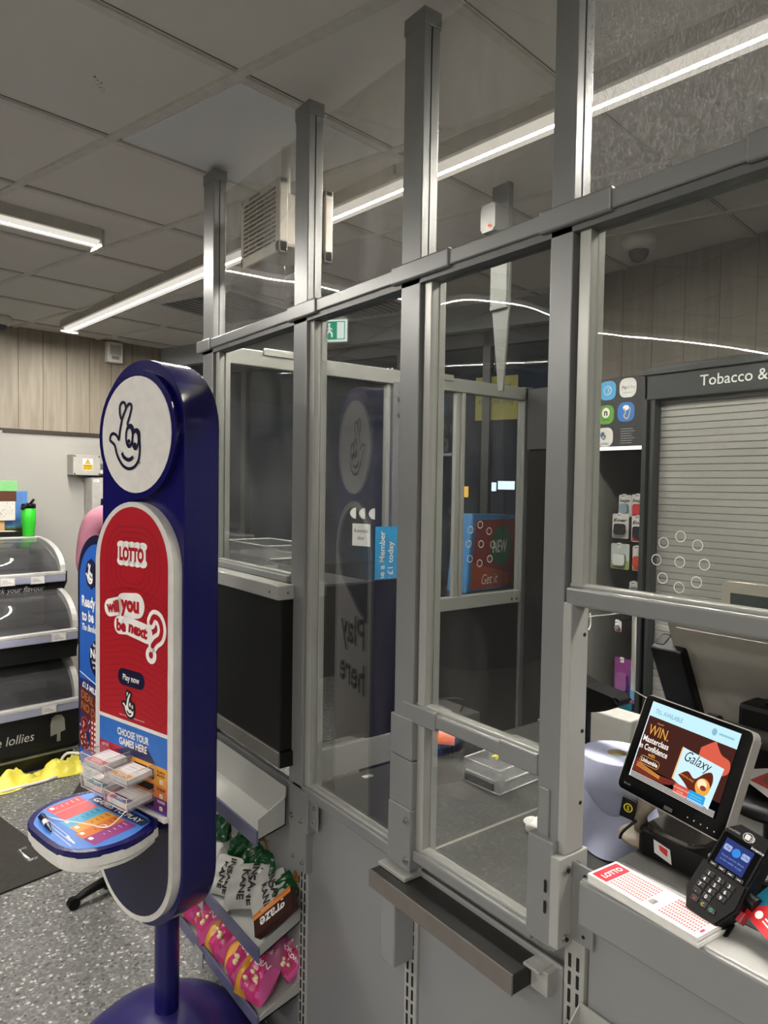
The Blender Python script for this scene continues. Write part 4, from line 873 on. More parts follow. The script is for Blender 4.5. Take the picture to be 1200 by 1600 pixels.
# ================================================================= TILL HARDWARE seen from behind
GP = mat('warm grey moulded plastic', 'a5a198', .45, 0, .05, 12)
tm = thing('till_monitor', 'large grey till monitor seen from behind, leaning towards the counter', 'monitor', M=pose((1.335, .55, 1.25), -90, 0) )
Tt = Matrix.Rotation(R(28), 4, 'X')   # leans
b = MB(); b.M = Tt; b.prism(rr(-.215, .215, -.16, .115, .014), -.018, .0, GP, FR, bev=.004); b.prism([(-.20, .108), (.20, .108), (.16, -.05), (.1, -.12), (-.10, -.12)], -.001, .012, GP, FR, bev=.006); b.build('rear_shell', tm)
b = MB(); b.M = Tt; b.box(-.212, .212, .004, .022, .108, .118, mat('pale top edge', 'd2cfc4', .4), .003); b.build('top_edge', tm)
b = MB(); b.M = Tt; b.box(-.258, -.188, -.02, .035, -.16, .045, BLACK, .005); b.box(-.25, -.235, -.005, .025, .0455, .0465, SLOT); b.build('card_reader', tm)
b = MB(); b.box(-.03, .09, -.05, -.012, -.03, .0, BLACK, .006, M=Tt); b.cyl((-.10, -.06, -.085), (.12, -.06, -.085), .016, mat('dark pivot', '3b3935', .4)); b.cyl((-.12, -.06, -.085), (-.10, -.06, -.085), .022, mat('dark pivot', '3b3935', .4)); b.box(-.07, .08, -.055, .02, -.20, -.03, BLACK, .01); b.build('hinge', tm)
b = MB(); b.lathe([(0, 0), (.09, 0), (.092, .008), (.07, .02), (0, .022)], BLACK, (.0, -.04, -.20), 32); b.lathe([(0, 0), (.012, 0), (.008, .006), (0, .007)], WHITE, (.01, -.09, -.186), 12); b.cyl((0, -.02, -.45), (0, -.02, -.2), .03, BLACK); b.build('stand', tm)
sm_ = thing('small_monitor', 'second light framed monitor just above the right-hand rail', 'monitor', (1.70, .67, 1.25), R(-90))
b = MB(); b.prism(rr(-.20, .20, -.13, .13, .012), -.02, 0, mat('grey beige frame', 'b4afa3', .45), FR, bev=.003); b.build('frame', sm_)
b = MB(); b.rect(-.178, .178, -.1, .104, col('3c4644', .15), .0006, FR); b.rect(-.14, .1, .03, .06, col('55655f', .2), .0009, FR); b.build('glass', sm_); b = MB(); b.box(-.02, .02, .02, .05, -.45, .02, BLACK, .004); b.build('stem', sm_)
scn = thing('handheld_scanner', 'black curved handheld scanner head resting in its holder', 'scanner', (1.42, 1.0, 1.1))
b = MB(); T = Matrix(((0, 0, -1, 1.40), (-1, 0, 0, 1.0), (0, 1, 0, 1.1), (0, 0, 0, 1)))
b.prism([tuple(p) for p in smooth([(-.10, .055), (-.02, .04), (.06, .03), (.07, .018), (.05, .0), (.0, -.018), (-.05, -.022), (-.10, -.018)], 4, True)], -.03, .03, BLACK, T, bev=.008); b.cyl((1.42, 1.05, .80), (1.42, 1.05, 1.09), .014, BLACK); p2(b, 'scanner_head', scn)
o = MB().box(1.72, 1.80, 1.12, 1.27, .798, .96, mat('pale grey box', 'b9b8b2', .5), .004).build('pale_box'); tag(o, 'pale grey box behind the paper roll', 'box')
bk = thing('wire_basket', 'white wire basket behind the paper roll', 'basket', (1.62, 1.15, .8)); b = MB()
for z in (.80, .84, .88, .905): b.tube([(1.56, 1.0, z), (1.68, 1.0, z), (1.68, 1.14, z), (1.56, 1.14, z), (1.56, 1.0, z)], .0018, WHITE, 5)
for k in range(6): b.tube([(1.56+.024*k, 1.0, .80), (1.56+.024*k, 1.0, .905)], .0014, WHITE, 5); b.tube([(1.56, 1.0+.028*k, .80), (1.56, 1.0+.028*k, .905)], .0014, WHITE, 5)
p2(b, 'wires', bk)
bc = thing('blue_card', 'blue printed card half hidden between the post and the paper roll', 'card', (1.52, 1.15, .82), R(-90))
b = MB(); b.box(-.03, .035, 0, .003, -.02, .125, col('2f8fd0')); b.text('ries', .012, .108, .014, WINK, .0005, .02, M=FR, wd=.03); b.text('o', .018, .05, .014, WINK, .0005, .02, M=FR); b.build('card', bc)
# tether wires
wr = thing('tether_wire', 'thin white hanging wire and rod behind the right-hand pane', 'wire', (1.3, .85, 1.2)); WR = mat('white wire', 'd8d6d0', .4)
b = MB(); b.tube(smooth([(1.0, .735, 1.39), (.995, .73, 1.37), (1.0, .742, 1.36), (1.3, .98, 1.311), (1.3, .91, 1.33), (1.3, .845, 1.345), (1.3, .783, 1.344), (1.3, .70, 1.335)], 3), .0014, WR, 5); p2(b, 'upper_wire', wr)
p2(MB().cyl((1.3, .846, 1.345), (1.3, .844, 1.183), .0045, WR), 'rod', wr); p2(MB().tube(smooth([(1.3, .844, 1.183), (1.3, .79, 1.17), (1.3, .68, 1.155), (1.3, .573, 1.15)], 4), .0013, WR, 5), 'lower_wire', wr)

# ================================================================= TOBACCO UNIT
TB = thing('tobacco_cabinet', 'dark storage cabinet with roller shutter and header lettered Tobacco', 'cabinet', (2.45, 1.0, 0))
DG = mat('anthracite metal', '36393a', .4, .2, .05, 5); DG2 = mat('anthracite header', '2e3233', .45, .1, .05, 5)
def W(x, y, z): return Matrix(((0, 0, -1, x), (-1, 0, 0, y), (0, 1, 0, z), (0, 0, 0, 1)))
b = MB(); b.box(2.38, 2.82, -.6, 1.535, 1.93, 2.045, DG2, .003); b.box(2.37, 2.82, -.6, 1.54, 2.02, 2.05, DG, .002); p2(b, 'header', TB)
b = MB(); b.text('Tobacco &', 0, 0, .053, mat('header letters', 'e0e1dd', .5), .001, .005, .98, M=W(2.379, 1.318, 1.963), al='l'); o_ = p2(b, 'header_lettering', TB)
SHM = mat('shutter slats', '9a9a95', .45, .25, .03, 6); SHG = mat('shutter gap', '4d4d4b', .6)
b = MB(); b.box(2.43, 2.44, -.6, 1.49, .0, 1.93, SHG)
z = .80
while z < 1.925: b.box(2.42, 2.431, -.6, 1.49, z, z+.0235, SHM, .0015, seg=1); z += .0248
p2(b, 'roller_shutter', TB); p2(MB().box(2.40, 2.43, -.6, 1.49, 0, .80, DG, .002), 'lower_door', TB)
b = MB(); b.box(2.38, 2.46, 1.49, 1.505, 0, 1.93, DG, .001); b.box(2.39, 2.46, 1.508, 1.52, 0, 1.93, BLKPANEL, .001); b.box(2.38, 2.46, 1.522, 1.54, 0, 2.03, DG, .001); p2(b, 'side_frame', TB)
SV = thing('services_unit', 'open dark display niche under a panel of round service badges', 'shelving', (2.5, 1.8, 0))
b = MB(); b.box(2.78, 2.82, 1.545, 2.12, 0, 1.76, mat('niche back', '2a2c2c', .35, .2), .001); b.box(2.41, 2.82, 1.545, 1.553, 0, 1.76, BLKPANEL); b.box(2.41, 2.82, 1.80, 1.808, 0, 1.76, mat('niche side', '85847f', .35, .1, .15, 4)); b.box(2.41, 2.82, 2.11, 2.12, 0, 2.03, BLKPANEL); b.box(2.41, 2.43, 1.81, 2.11, 0, 1.76, BLKPANEL)
b.box(2.41, 2.82, 1.545, 1.80, .0, .62, BLKPANEL); b.box(2.74, 2.781, 1.60, 1.64, .62, 1.72, BLKPANEL); 
for k in range(30): b.box(2.7385, 2.741, 1.61, 1.618, .65+.035*k, .67+.035*k, mat('slot grey', '77787a', .4)); 
p2(b, 'niche', SV)
b = MB(); b.box(2.40, 2.412, 1.80, 1.81, .66, 1.75, mat('polished strip', 'c9ccd0', .15, .8)); b.box(2.398, 2.402, 1.785, 1.788, .62, 1.75, mat('polished strip', 'c9ccd0', .15, .8)); p2(b, 'metal_strip', SV)
MP = mat('services panel', '2c2c2f', .5); b = MB(); b.box(2.40, 2.82, 1.545, 2.12, 1.765, 2.03, MP, .002)
F_ = W(2.3995, 0, 0)
def badge(y, z, hx, w_=.037, hh=.037): b.poly(rr(-y-w_, -y+w_, z-hh, z+hh, .026), col(hx), .0006, F_)
TXI = mat('badge text', '8c9096', .5)
badge(1.708, 1.985, '4aa3d8'); badge(1.618, 1.988, 'dcdad8'); badge(1.803, 1.888, 'd4d4d2'); badge(1.714, 1.891, '5f9c34'); badge(1.624, 1.896, '2f74c0'); badge(1.808, 1.80, 'b02a38'); badge(1.716, 1.803, 'e0deda')
b.text('Services', -1.80, 1.992, .024, WINK, .001, 0, M=F_); b.text('available', -1.80, 1.966, .024, WINK, .001, 0, M=F_)
b.ring(-1.708, 1.985, .016, .018, WINK, .001, 24, F_); b.line([(-1.70, 1.97), (-1.69, 1.985), (-1.70, 2.0)], .002, WINK, .001, F_); b.line([(-1.708, 1.975), (-1.702, 1.985), (-1.708, 1.995)], .002, WINK, .001, F_)
b.text('Pay', -1.632, 1.985, .016, INK, .001, .01, M=F_); b.text('G Pay', -1.602, 1.985, .014, TXI, .001, .01, M=F_); b.rect(-1.638, -1.60, 1.968, 1.97, TXI, .001, F_)
b.ell(-1.714, 1.898, .018, .02, WINK, .001, 20, F_); b.text('n', -1.714, 1.888, .036, INK, .0014, .03, M=F_); b.text('national', -1.714, 1.868, .010, INK, .0014, .01, M=F_)
b.ell(-1.624, 1.912, .014, .010, WINK, .001, 20, F_); b.line(smooth([(-1.635, 1.91), (-1.625, 1.895), (-1.632, 1.88), (-1.618, 1.87), (-1.608, 1.888), (-1.605, 1.912)], 4), .006, col('b9a890'), .0012, F_)
b.text('SIM', -1.795, 1.892, .012, TXI, .001, 0, M=F_); b.text('parcels', -1.795, 1.878, .010, TXI, .001, 0, M=F_); b.text('we sell', -1.795, 1.808, .011, WINK, .001, 0, M=F_); b.text('stamps', -1.795, 1.795, .011, WINK, .001, 0, M=F_)
hand(b, -1.716, 1.808, .024, INK, WINK, .001, F_, wd=.1); b.poly([(-1.738, 1.815), (-1.728, 1.825), (-1.72, 1.812), (-1.732, 1.80)], col('3a86c8'), .0012, F_); b.text('LOTTERY', -1.716, 1.773, .009, INK, .0012, .02, M=F_)
for k in range(7): b.rect(-1.645, -1.59+.008*math.sin(k*2), 1.83-.009*k, 1.832-.009*k, col('9a9a9a'), .001, F_)
p2(b, 'badge_panel', SV)
p2(MB().box(2.395, 2.43, 1.545, 1.80, 1.752, 1.764, emat('shelf light', 'f2f4f6', 2.2), .001), 'shelf_light', SV)
def blister(y, z, w_, h_, cols, label, cat, word=None, x=2.56, rot=0, grp=None):
    t = thing('hanging_pack', label, cat, (x, y, z), R(-90+rot), grp)
    b = MB(); b.prism(rr(-w_/2, w_/2, -h_, 0, .006), -.002, 0, col(cols[0]), FR); b.rect(-w_/2+.003, w_/2-.003, -h_*.97, -h_*.66, col(cols[1]), .0005, FR)
    b.prism(rr(-w_*.32, w_*.32, -h_*.85, -h_*.4, .008), 0, .014, col(cols[2], .2), FR, bev=.003)
    b.rrect(-.012, .006, -.018, .004, .002, PAPER, .002, FR)
    if word: b.text(word, 0, -h_*.32, h_*.18, INK, .0008, .03, M=FR, wd=w_*.85, shear=.2)
    b.build('card', t); MB().cyl((0, -.02, -.005), (0, .2, 0), .0018, BOLT, n=8).build('hook', t)
    return t
BG_ = 'battery packs on hooks'
blister(1.725, 1.575, .058, .09, ('d8d8d6', 'c9cdd0', '9ab4c0'), 'silver battery pack at top left of the niche', 'battery pack', 'Energizer', grp=BG_)
blister(1.655, 1.578, .064, .095, ('d8d6d2', 'b03038', 'c8484a'), 'white and red battery pack at top right of the niche', 'battery pack', 'Energizer', 2.55, grp=BG_)
blister(1.73, 1.497, .072, .10, ('e2e0dc', 'b8b4b0', '3a3636'), 'white battery pack of two cells, second row left', 'battery pack', 'Ener', 2.54, 6, BG_)
blister(1.645, 1.492, .066, .105, ('e2e0dc', 'c8342c', '2f2a2a'), 'white and red battery pack, second row right', 'battery pack', 'Ener', 2.54, grp=BG_)
blister(1.728, 1.375, .082, .105, ('c9d2cc', 'a2bf5a', 'dfe3e0'), 'pale green packet hanging in the third row of the niche', 'packet', None, 2.54, 5)
blister(1.645, 1.37, .05, .10, ('e0ddd8', 'd05a28', 'c84a24'), 'orange and white packet hanging in the third row', 'packet', None, 2.54)
blister(1.655, 1.225, .05, .05, ('d8d8d8', '3a3a3a', '8a8a8a'), 'small grey pack hanging just above the rail', 'packet', None, 2.54)
blister(1.70, 1.065, .03, .045, ('d8d8d8', 'c03030', '8a8a8a'), 'small red and white pack hanging below the rail', 'packet', None, 2.5)
blister(1.70, .905, .078, .155, ('8d4a86', '56408f', 'a06aa0'), 'purple razor pack hanging low in the niche', 'razor pack', None, 2.54, 0, 'razor packs')
blister(1.625, .885, .065, .155, ('3a8fb8', 'e070a8', '7ac0d8'), 'blue and pink razor pack beside the purple one', 'razor pack', 'Venus', 2.53, 0, 'razor packs')
blister(1.68, .74, .08, .15, ('2f7f92', '5aa8b4', 'a8ccd2'), 'teal razor pack, lowest in the niche', 'razor pack', None, 2.52, 0, 'razor packs')

# ================================================================= AROUND THE RETURN SCREEN / SHOPFRONT
ps = thing('membership_poster', 'bright blue membership poster hung sideways on the return screen post', 'poster', (1.72, 2.15, 1.3))
b = MB(); b.box(1.60, 1.89, 2.150, 2.153, 1.14, 1.442, col('38a4dc', .5))
T = Matrix.Translation((0, 2.1498, 0)) @ FR
b.text('Become a Member', 1.672, 1.40, .045, WINK, .0006, .02, 1, M=T, rot=PI/2, al='r', wd=.36) if False else None
def vt(s_, x, ztop, sz, wd_):
    vs, fs, a, c_ = txt_mesh(s_, .02); k = wd_/((c_-a)*sz); b.add([(x-v_[1]*sz, ztop+(v_[0]-c_)*sz*k, .0006) for v_ in vs], fs, WINK, False, T)
vt('Become a Member', 1.643, 1.425, .036, .27); vt('for £1 today', 1.684, 1.385, .036, .185)
b.line(rr(1.80, 1.855, 1.215, 1.375, .008), .002, WINK, .0006, T, True); vt('Join in store', 1.832, 1.33, .010, .07); vt('or online', 1.845, 1.31, .010, .045); p2(b, 'sheet', ps)
al_ = SFM
def onglass(dx, z): return dx, z
def sgn_(name, label, cat, x0, x1, z0, z1, m_, words, th=.002, inkm=INK, grp=None, y=.068):
    t = thing(name, label, cat, M=SFM @ Matrix.Translation(((x0+x1)/2, y, (z0+z1)/2)), group=grp)
    b = MB(); b.box(-(x1-x0)/2, (x1-x0)/2, -th, 0, -(z1-z0)/2, (z1-z0)/2, m_)
    for s_, z, sz, wd_ in words: b.text(s_, 0, z, sz, inkm, th+.0006, .01, M=FR, wd=wd_)
    b.build('sheet', t); return t
def sx_of(x, y): return (Vector((x, y))-SF0).dot(SD.normalized())
sgn_('door_notice', 'white notice on the glass reading Automatic door', 'notice', sx_of(2.50, 3.67), sx_of(2.545, 3.54), 1.215, 1.355, PAPER, (('Automatic', .015, .035, .115), ('door', -.03, .035, .055)))
random.seed(2)
for i, px_ in enumerate((1.73, 1.80, 1.875, 2.085)):
    t = thing('arrow_sticker', ('leftmost', 'second', 'third', 'rightmost')[i]+' of the four white arrow stickers on the dark glass', 'sticker', M=SFM @ Matrix.Translation((px_, .07, 1.42)), group='white arrow stickers on the door glass')
    b = MB(); b.prism([tuple(p) for p in smooth([(-.028, 0), (-.012, .026), (.012, .034), (.018, .028), (.018, -.028), (.012, -.034), (-.012, -.026)], 3, True)], 0, .0015, WINK, FR); b.build('sticker', t)
sgn_('vehicle_notice', 'dull yellow notice about authorised vehicles seen through the far glass', 'notice', sx_of(2.774, 2.87), sx_of(2.857, 2.63), 1.97, 2.21, mat('olive yellow sheet', '8f8a3a', .6), (('Authorised', .05, .05, .17), ('vehicles only', -.03, .05, .22)), inkm=col('3a3a20'))
# exit sign hanging inside by the door
ex = thing('exit_sign', 'lit green and white running man exit sign', 'exit sign', M=SFM @ Matrix.Translation((sx_of(2.44, 3.85)+.13, -.12, 2.535)) @ Matrix.Rotation(R(20), 4, 'Z'))
b = MB(); b.box(-.12, .12, .0, .03, -.075, .075, WHITE, .004); b.box(-.12, .12, .0, .03, .075, .12, WHITE, .004) if False else None; b.build('housing', ex)
b = MB(); EG = E('18a878', 1.1); b.rect(-.115, .115, -.068, .068, E('f0fbf6', 1.3), .0006, FR); b.rect(-.10, .10, -.055, .055, EG, .001, FR); b.rect(-.085, -.03, -.05, .05, E('f0fbf6', 1.3), .0014, FR); b.rect(.05, .095, -.05, .05, E('f0fbf6', 1.3), .0014, FR)
WE = E('f0fbf6', 1.3); b.ell(0, .036, .009, .009, WE, .0018, 14, FR); b.line([(0, .025), (.004, -.002), (.018, -.018), (.018, -.04)], .012, WE, .0018, FR); b.line([(0, 0), (-.012, -.02), (-.028, -.035)], .010, WE, .0018, FR); b.line([(.002, .018), (-.02, .008)], .006, WE, .0018, FR); b.line([(.002, .018), (.022, .005)], .006, WE, .0018, FR); b.build('lit_face', ex)
# promo box behind return screen
pb = thing('promo_box', 'red and blue cardboard promotional box with a green NEW roundel', 'box', M=pose((2.46, 2.42, 1.10), 8))
b = MB(); b.xz([(-.14, 0), (.26, 0), (.26, .36), (-.10, .37)], 0, .12, col('3d7fb8', .5), .004); b.build('carton', pb)
b = MB(); b.poly([(-.112, .01), (.26, .01), (.26, .34), (-.075, .34)], col('8e1f22', .5), .0006, FR); b.poly([(-.112, .01), (.2, .01), (.2, .07), (-.1, .14)], col('b84a1c', .5), .001, FR); b.ell(.13, .21, .085, .10, col('1d6a44', .5), .001, 28, FR); b.text('NEW', .12, .18, .085, WINK, .0016, .02, M=FR, wd=.12, shear=.2); b.text('Get it', .04, .03, .07, WINK, .0016, .0, M=FR, wd=.13, shear=.3)
b.build('front_print', pb)
o = MB().box(2.2, 2.9, 2.35, 2.62, .7, 1.098, BLKPANEL, .004).box(2.22, 2.88, 2.36, 2.6, 0, .7, BLKPANEL).build('dark_counter'); tag(o, 'dark counter beyond the return screen carrying the promotional box', 'counter')
cb = thing('stacked_white_cartons', 'two pale cartons stacked beyond the return screen post', 'carton', (1.95, 2.5, 0)); p2(MB().box(2.02, 2.2, 2.45, 2.6, 1.13, 1.24, col('b9b6ae'), .003), 'upper_carton', cb); p2(MB().box(2.02, 2.2, 2.45, 2.6, 1.0, 1.128, col('aeaba3'), .003), 'lower_carton', cb)
p2(MB().box(2.0, 2.2, 2.44, 2.62, 0, 1.0, BLKPANEL), 'plinth', cb)
# lights and things outside in the night
for i, (x, y, z, w_, h_, hx, s_, lb) in enumerate(((5.9, 5.76, 1.60, .16, .10, 'dfeaff', 4, 'bright white lit window outside, left of the pair'), (6.3, 5.87, 1.62, .2, .10, 'dfeaff', 4, 'bright white lit window outside, right of the pair'), (5.45, 5.7, 1.54, .09, .12, 'f2b04a', 3, 'amber lamp outside behind the glass'), (5.0, 5.6, 1.72, .06, .08, '12b070', 1.5, 'small green light outside behind the glass'), (4.8, 5.7, 1.47, .04, .04, 'fff2d8', 6, 'small white lamp outside above the cartons'), (5.2, 5.2, 2.85, .07, .07, 'fff6e0', 8, 'bright point lamp outside above the return rail'))):
    t = thing('outdoor_lamp', lb, 'lamp', (x, y, z), R(-37), 'lights outside in the dark')
    b = MB(); b.box(-w_/2-.01, w_/2+.01, 0, .06, -h_/2-.01, h_/2+.01, BLACK, .004); b.build('housing', t); MB().rect(-w_/2, w_/2, -h_/2, h_/2, emat('lamp '+hx, hx, s_), .001, FR).build('lens', t)
    MB().cyl((0, .05, -z), (0, .05, 0), .02, BLACK, n=10).build('post', t)
struct('trim_5', MB().box(4.5, 9, -3.5, 12, -.1, 0, mat('night tarmac', '1c1d20', .7)))
# hanging bracket
STRUT = mat('dim strut grey', '585a58', .5)
hbk = thing('hanging_bracket', 'pale grey support strut hanging from the ceiling with a white sensor', 'bracket', (1.75, 1.68, 2.6))
p2(MB().box(1.74, 1.765, 1.64, 1.715, 2.19, 2.60, STRUT, .003), 'upper_strut', hbk); b = MB(); T = W(1.752, 0, 0)
b.prism([(-1.635, 2.38), (-1.635, 2.2), (-1.655, 1.92), (-1.675, 1.92), (-1.712, 2.2), (-1.72, 2.38)], -.004, .004, STRUT, T); p2(b, 'tapered_strut', hbk)
b = MB(); b.prism(rr(1.64, 1.705, 2.43, 2.52, .01), -.03, .03, STRUT, Matrix(((0, 0, -1, 1.71), (1, 0, 0, 0), (0, 1, 0, 0), (0, 0, 0, 1))), bev=.004); b.lathe([(0, 0), (.006, 0), (.004, .004), (0, .004)], E('ff5a28', 2), (1.675, 1.66, 2.445), 8); p2(b, 'sensor', hbk)
# dome cameras
def dome(x, y, z, label):
    t = thing('dome_camera', label, 'camera', (x, y, z), 0, 'dome cameras on the ceiling')
    MB().lathe([(.0, 0), (.064, 0), (.066, -.03), (.058, -.05), (.045, -.055), (.0, -.055)], WHITE, n=32).build('housing', t)
    MB().lathe([(.038, -.052), (.037, -.07), (.028, -.088), (.012, -.096), (0, -.097)], mat('smoked dome', '3a3d40', .08), n=28).build('dome', t)
dome(2.50, 1.655, 2.59, 'white dome camera on the ceiling behind the right-hand pane'); dome(.78, 4.95, 2.6, 'white dome camera at the far left of the ceiling')
va_ = thing('ceiling_vent', 'square ceiling air vent grille behind the second upper pane', 'vent', (2.25, 3.15, 2.59), R(20))
b = MB(); b.box(-.28, .28, -.28, .28, -.002, .01, mat('vent dark', '4a4d50', .6)); 
for k in range(13): b.box(-.26, .26, -.26+.042*k, -.24+.042*k, -.012, -.002, PANEL_L, .001)
b.build('grille', va_); b = MB(); [b.box(*q_, -.014, .01, WHITE, .002) for q_ in ((-.30, .30, -.30, -.27), (-.30, .30, .27, .30), (-.30, -.27, -.27, .27), (.27, .30, -.27, .27))]; b.build('frame', va_)
v2 = thing('ceiling_vent', 'square ceiling air vent grille left of the first post', 'vent', (1.75, 3.75, 2.59), R(20)); 
for ch in list(va_.children): c = ch.copy(); C.objects.link(c); c.parent = v2
# ================================================================= LEFT: WALL DEVICES
wm = Matrix.Translation((1.942, 5.302, 0)) @ Matrix.Rotation(WA, 4, 'Z')
def onw(name, label, cat, x0, x1, z0, z1, d, m_, y=.0): 
    t = thing(name, label, cat, M=wm @ Matrix.Translation(((x0+x1)/2, y, (z0+z1)/2)))
    return t, (x1-x0)/2, (z1-z0)/2
t, a, c_ = onw('wall_speaker', 'small white speaker box high on the wooden wall', 'speaker', -.452, -.343, 2.44, 2.585, .05, WHITE)
b = MB(); b.box(-a, a, -.04, .02, -c_, c_, WHITE, .006); b.build('box', t); b = MB(); b.rect(-a*.7, a*.7, -.02, .05, col('b8b5ae'), .0405, FR); b.rect(-a*.5, a*.5, -.05, -.025, col('9a9892'), .0405, FR); b.build('mesh_panel', t)
t, a, c_ = onw('electrical_box', 'grey electrical box with a yellow danger sticker on the wall', 'electrical box', -.712, -.525, 1.635, 1.775, .09, WHITE)
EB = mat('enclosure grey', 'b9b8b2', .45); b = MB(); b.box(-a, a, -.09, .02, -c_, c_, EB, .004)
for sx_ in (-1, 1):
    for sz_ in (-1, 1): b.cyl((sx_*(a-.01), -.09, sz_*(c_-.01)), (sx_*(a-.01), -.093, sz_*(c_-.01)), .005, BOLT, n=10)
b.build('enclosure', t); b = MB(); b.rect(-.03, .04, -.035, .045, WINK, .0905, FR); b.rect(-.028, .038, -.033, .005, col('e8b92c'), .0908, FR); b.poly([(-.014, .010), (.024, .010), (.005, .042)], INK, .0908, FR); b.poly([(-.010, .0125), (.020, .0125), (.005, .038)], col('e8c22c'), .0911, FR); b.line([(.007, .032), (.003, .024), (.008, .023), (.004, .015)], .0022, INK, .0914, FR); b.text('DANGER', .005, -.010, .012, INK, .0911, .02, M=FR); b.text('400 VOLTS', .005, -.026, .011, INK, .0911, .02, M=FR); b.build('danger_sticker', t)
t, a, c_ = onw('isolator_switch', 'small dark switch beside the electrical box', 'switch', -.52, -.44, 1.64, 1.72, .05, WHITE); b = MB(); b.box(-a, a, -.05, .02, -c_, c_, mat('switch grey', '6f6c68', .5), .003); b.rrect(-.03, .0, -.03, -.005, .003, WINK, .0505, FR); b.ell(.0, .02, .004, .004, RE2, .0505, 8, FR); b.build('body', t)
t, a, c_ = onw('metal_locker', 'tall light grey metal locker standing against the wall', 'locker', -.60, -.10, .0, 1.62, .12, WHITE, -.10); b = MB(); b.box(-a, a, -.03, .10, -c_, c_, EB, .003); b.rrect(-a+.012, -a+.05, c_-.03, c_-.012, .003, WINK, .0305, FR); b.text('MK 3', -a+.031, c_-.024, .008, INK, .031, .01, M=FR); b.build('cabinet', t); b = MB(); b.box(-.19, -.10, -.034, -.03, .50, .665, NAVYD, .001); b.ell(-.165, .60, .008, .008, WINK, .0345, 10, FR); b.build('navy_notice', t)
# ================================================================= FREEZERS
FZ = thing('ice_cream_freezer', 'three-tier ice cream freezer with curved glass lids and price tickets', 'freezer', (1.06, 4.2, 0), WA)
FB = mat('freezer black', '121313', .35); FS = mat('freezer silver', 'c9c9c6', .3, .2); FL = mat('freezer rail', '9fa1b5', .3, .1, .04, 10)
FG = clear('freezer glass', (.78, .8, .8), .05, 1.5, 0, 3, .12, gain=1.4)
FI = mat('freezer inside', '55585a', .5)
FLn = 1.5
def tier(x1, y0, zf, zr, ztop, d, face=True):
    """x1 right end, y0 front, zf bottom of face, zr rail top, ztop top of lid, d depth"""
    n_ = 10; prof = [(y0+.01+(d-.01)*(1-math.cos(PI/2*i/n_))**.9, zr+(ztop-zr)*math.sin(PI/2*i/n_)**.8) for i in range(n_+1)]
    b = MB(); yb = y0+d
    T = Matrix(((0, 0, 1, 0), (1, 0, 0, 0), (0, 1, 0, 0), (0, 0, 0, 1)))   # (y,z,x)
    b.prism([(y0, zf), (y0, zr-.05), (yb+.25, zr-.05), (yb+.25, zf)], -FLn, x1-.012, FB, T); b.build('front_face', FZ)
    b = MB(); b.box(-FLn, x1-.01, y0-.02, y0+.012, zr-.055, zr-.012, FL, .006); b.box(-FLn, x1-.01, y0-.022, y0+.016, zr-.014, zr+.006, FS, .004); b.build('front_rail', FZ)
    b = MB(); b.box(-FLn, x1-.02, y0+.02, yb+.2, zr-.05, zr-.045, FI); b.box(-FLn, x1-.02, yb+.18, yb+.2, zr-.05, ztop, FI); b.box(-FLn, x1, yb, yb+.25, ztop-.03, ztop+.004, FS, .003); b.build('interior', FZ)
    o_ = [(y, z) for y, z in prof]; i_ = [(y+.03, z-.028) for y, z in prof]
    b = MB()
    for k in range(n_): b.prism([o_[k], o_[k+1], i_[k+1], i_[k]], x1-.03, x1, FS, T)
    b.prism([(y0-.02, zr-.055), (y0-.02, zr+.006), (y0+.03, zr+.006), (yb, ztop-.03), (yb+.25, ztop-.03), (yb+.25, zf), (y0+.05, zf)], x1-.012, x1-.002, mat('freezer end panel', '3a3b3b', .35, .2), T); b.build('end_frame', FZ)
    b = MB(); vs = []
    for (y, z) in prof: vs += [(-FLn, y, z-.004), (x1-.03, y, z-.004)]
    b.add(vs, [(2*k, 2*k+1, 2*k+3, 2*k+2) for k in range(n_)], FG, True); b.build('glass_lid', FZ)
    return prof
tier(0, 0, .10, .372, .60, .30); tier(.008, .05, .60, .755, .965, .32); tier(.03, .30, .93, 1.055, 1.235, .42)
def ticket(x, y, z):
    b = MB(); b.box(x-.04, x+.04, y-.028, y-.02, z-.022, z+.022, FS, .002); b.rect(x-.034, x+.034, z-.017, z+.017, PAPER, -(y-.0285), FR)
    for k in range(3): b.rect(x-.03, x+.012*k, z+.008-.008*k, z+.010-.008*k, INK, -(y-.029), FR)
    b.build('price_ticket', FZ)
ticket(-.18, .0, .345); ticket(-.11, .05, .725); ticket(-.14, .30, 1.02); ticket(-.30, .30, 1.02)
b = MB(); b.text('ice lollies', -.365, .185, .07, col('b9b9b5'), .0, 0, .9, .2, M=Matrix.Translation((0, -.0008, 0)) @ FR, al='c')
b.build('lollies_lettering', FZ); b = MB(); LPm = col('8d8c86'); T = Matrix.Translation((0, -.0008, 0)) @ FR
b.poly([(-.165, .185), (-.130, .1935), (-.132, .150), (-.112, .150), (-.112, .198), (-.085, .205), (-.09, .27), (-.105, .295), (-.135, .30), (-.158, .285), (-.165, .25)], LPm, 0, T); b.build('lolly_graphic', FZ)
b = MB(); b.text('pick your flavour', -.235, .955, .045, col('b0b0ae'), .0, 0, .9, .3, M=Matrix.Translation((0, .2992, 0)) @ FR, al='c'); b.build('flavour_lettering', FZ)
b = MB(); b.box(-FLn, -.03, .04, .3, .0, .09, FB); b.box(-FLn, -.01, .0, .02, .085, .125, mat('grey plinth', '6f6f68', .5), .004); b.build('plinth', FZ)
fm = FZ.matrix_world
bpy.context.view_layer.update(); fm = FZ.matrix_world.copy()
tb = thing('tumbler', 'bright green insulated tumbler with a black flip-straw lid on the freezer', 'tumbler', M=fm @ Matrix.Translation((-.035, .76, 1.24)))
LG = mat('bright green', '3fd83a', .3, 0, .02, 5)
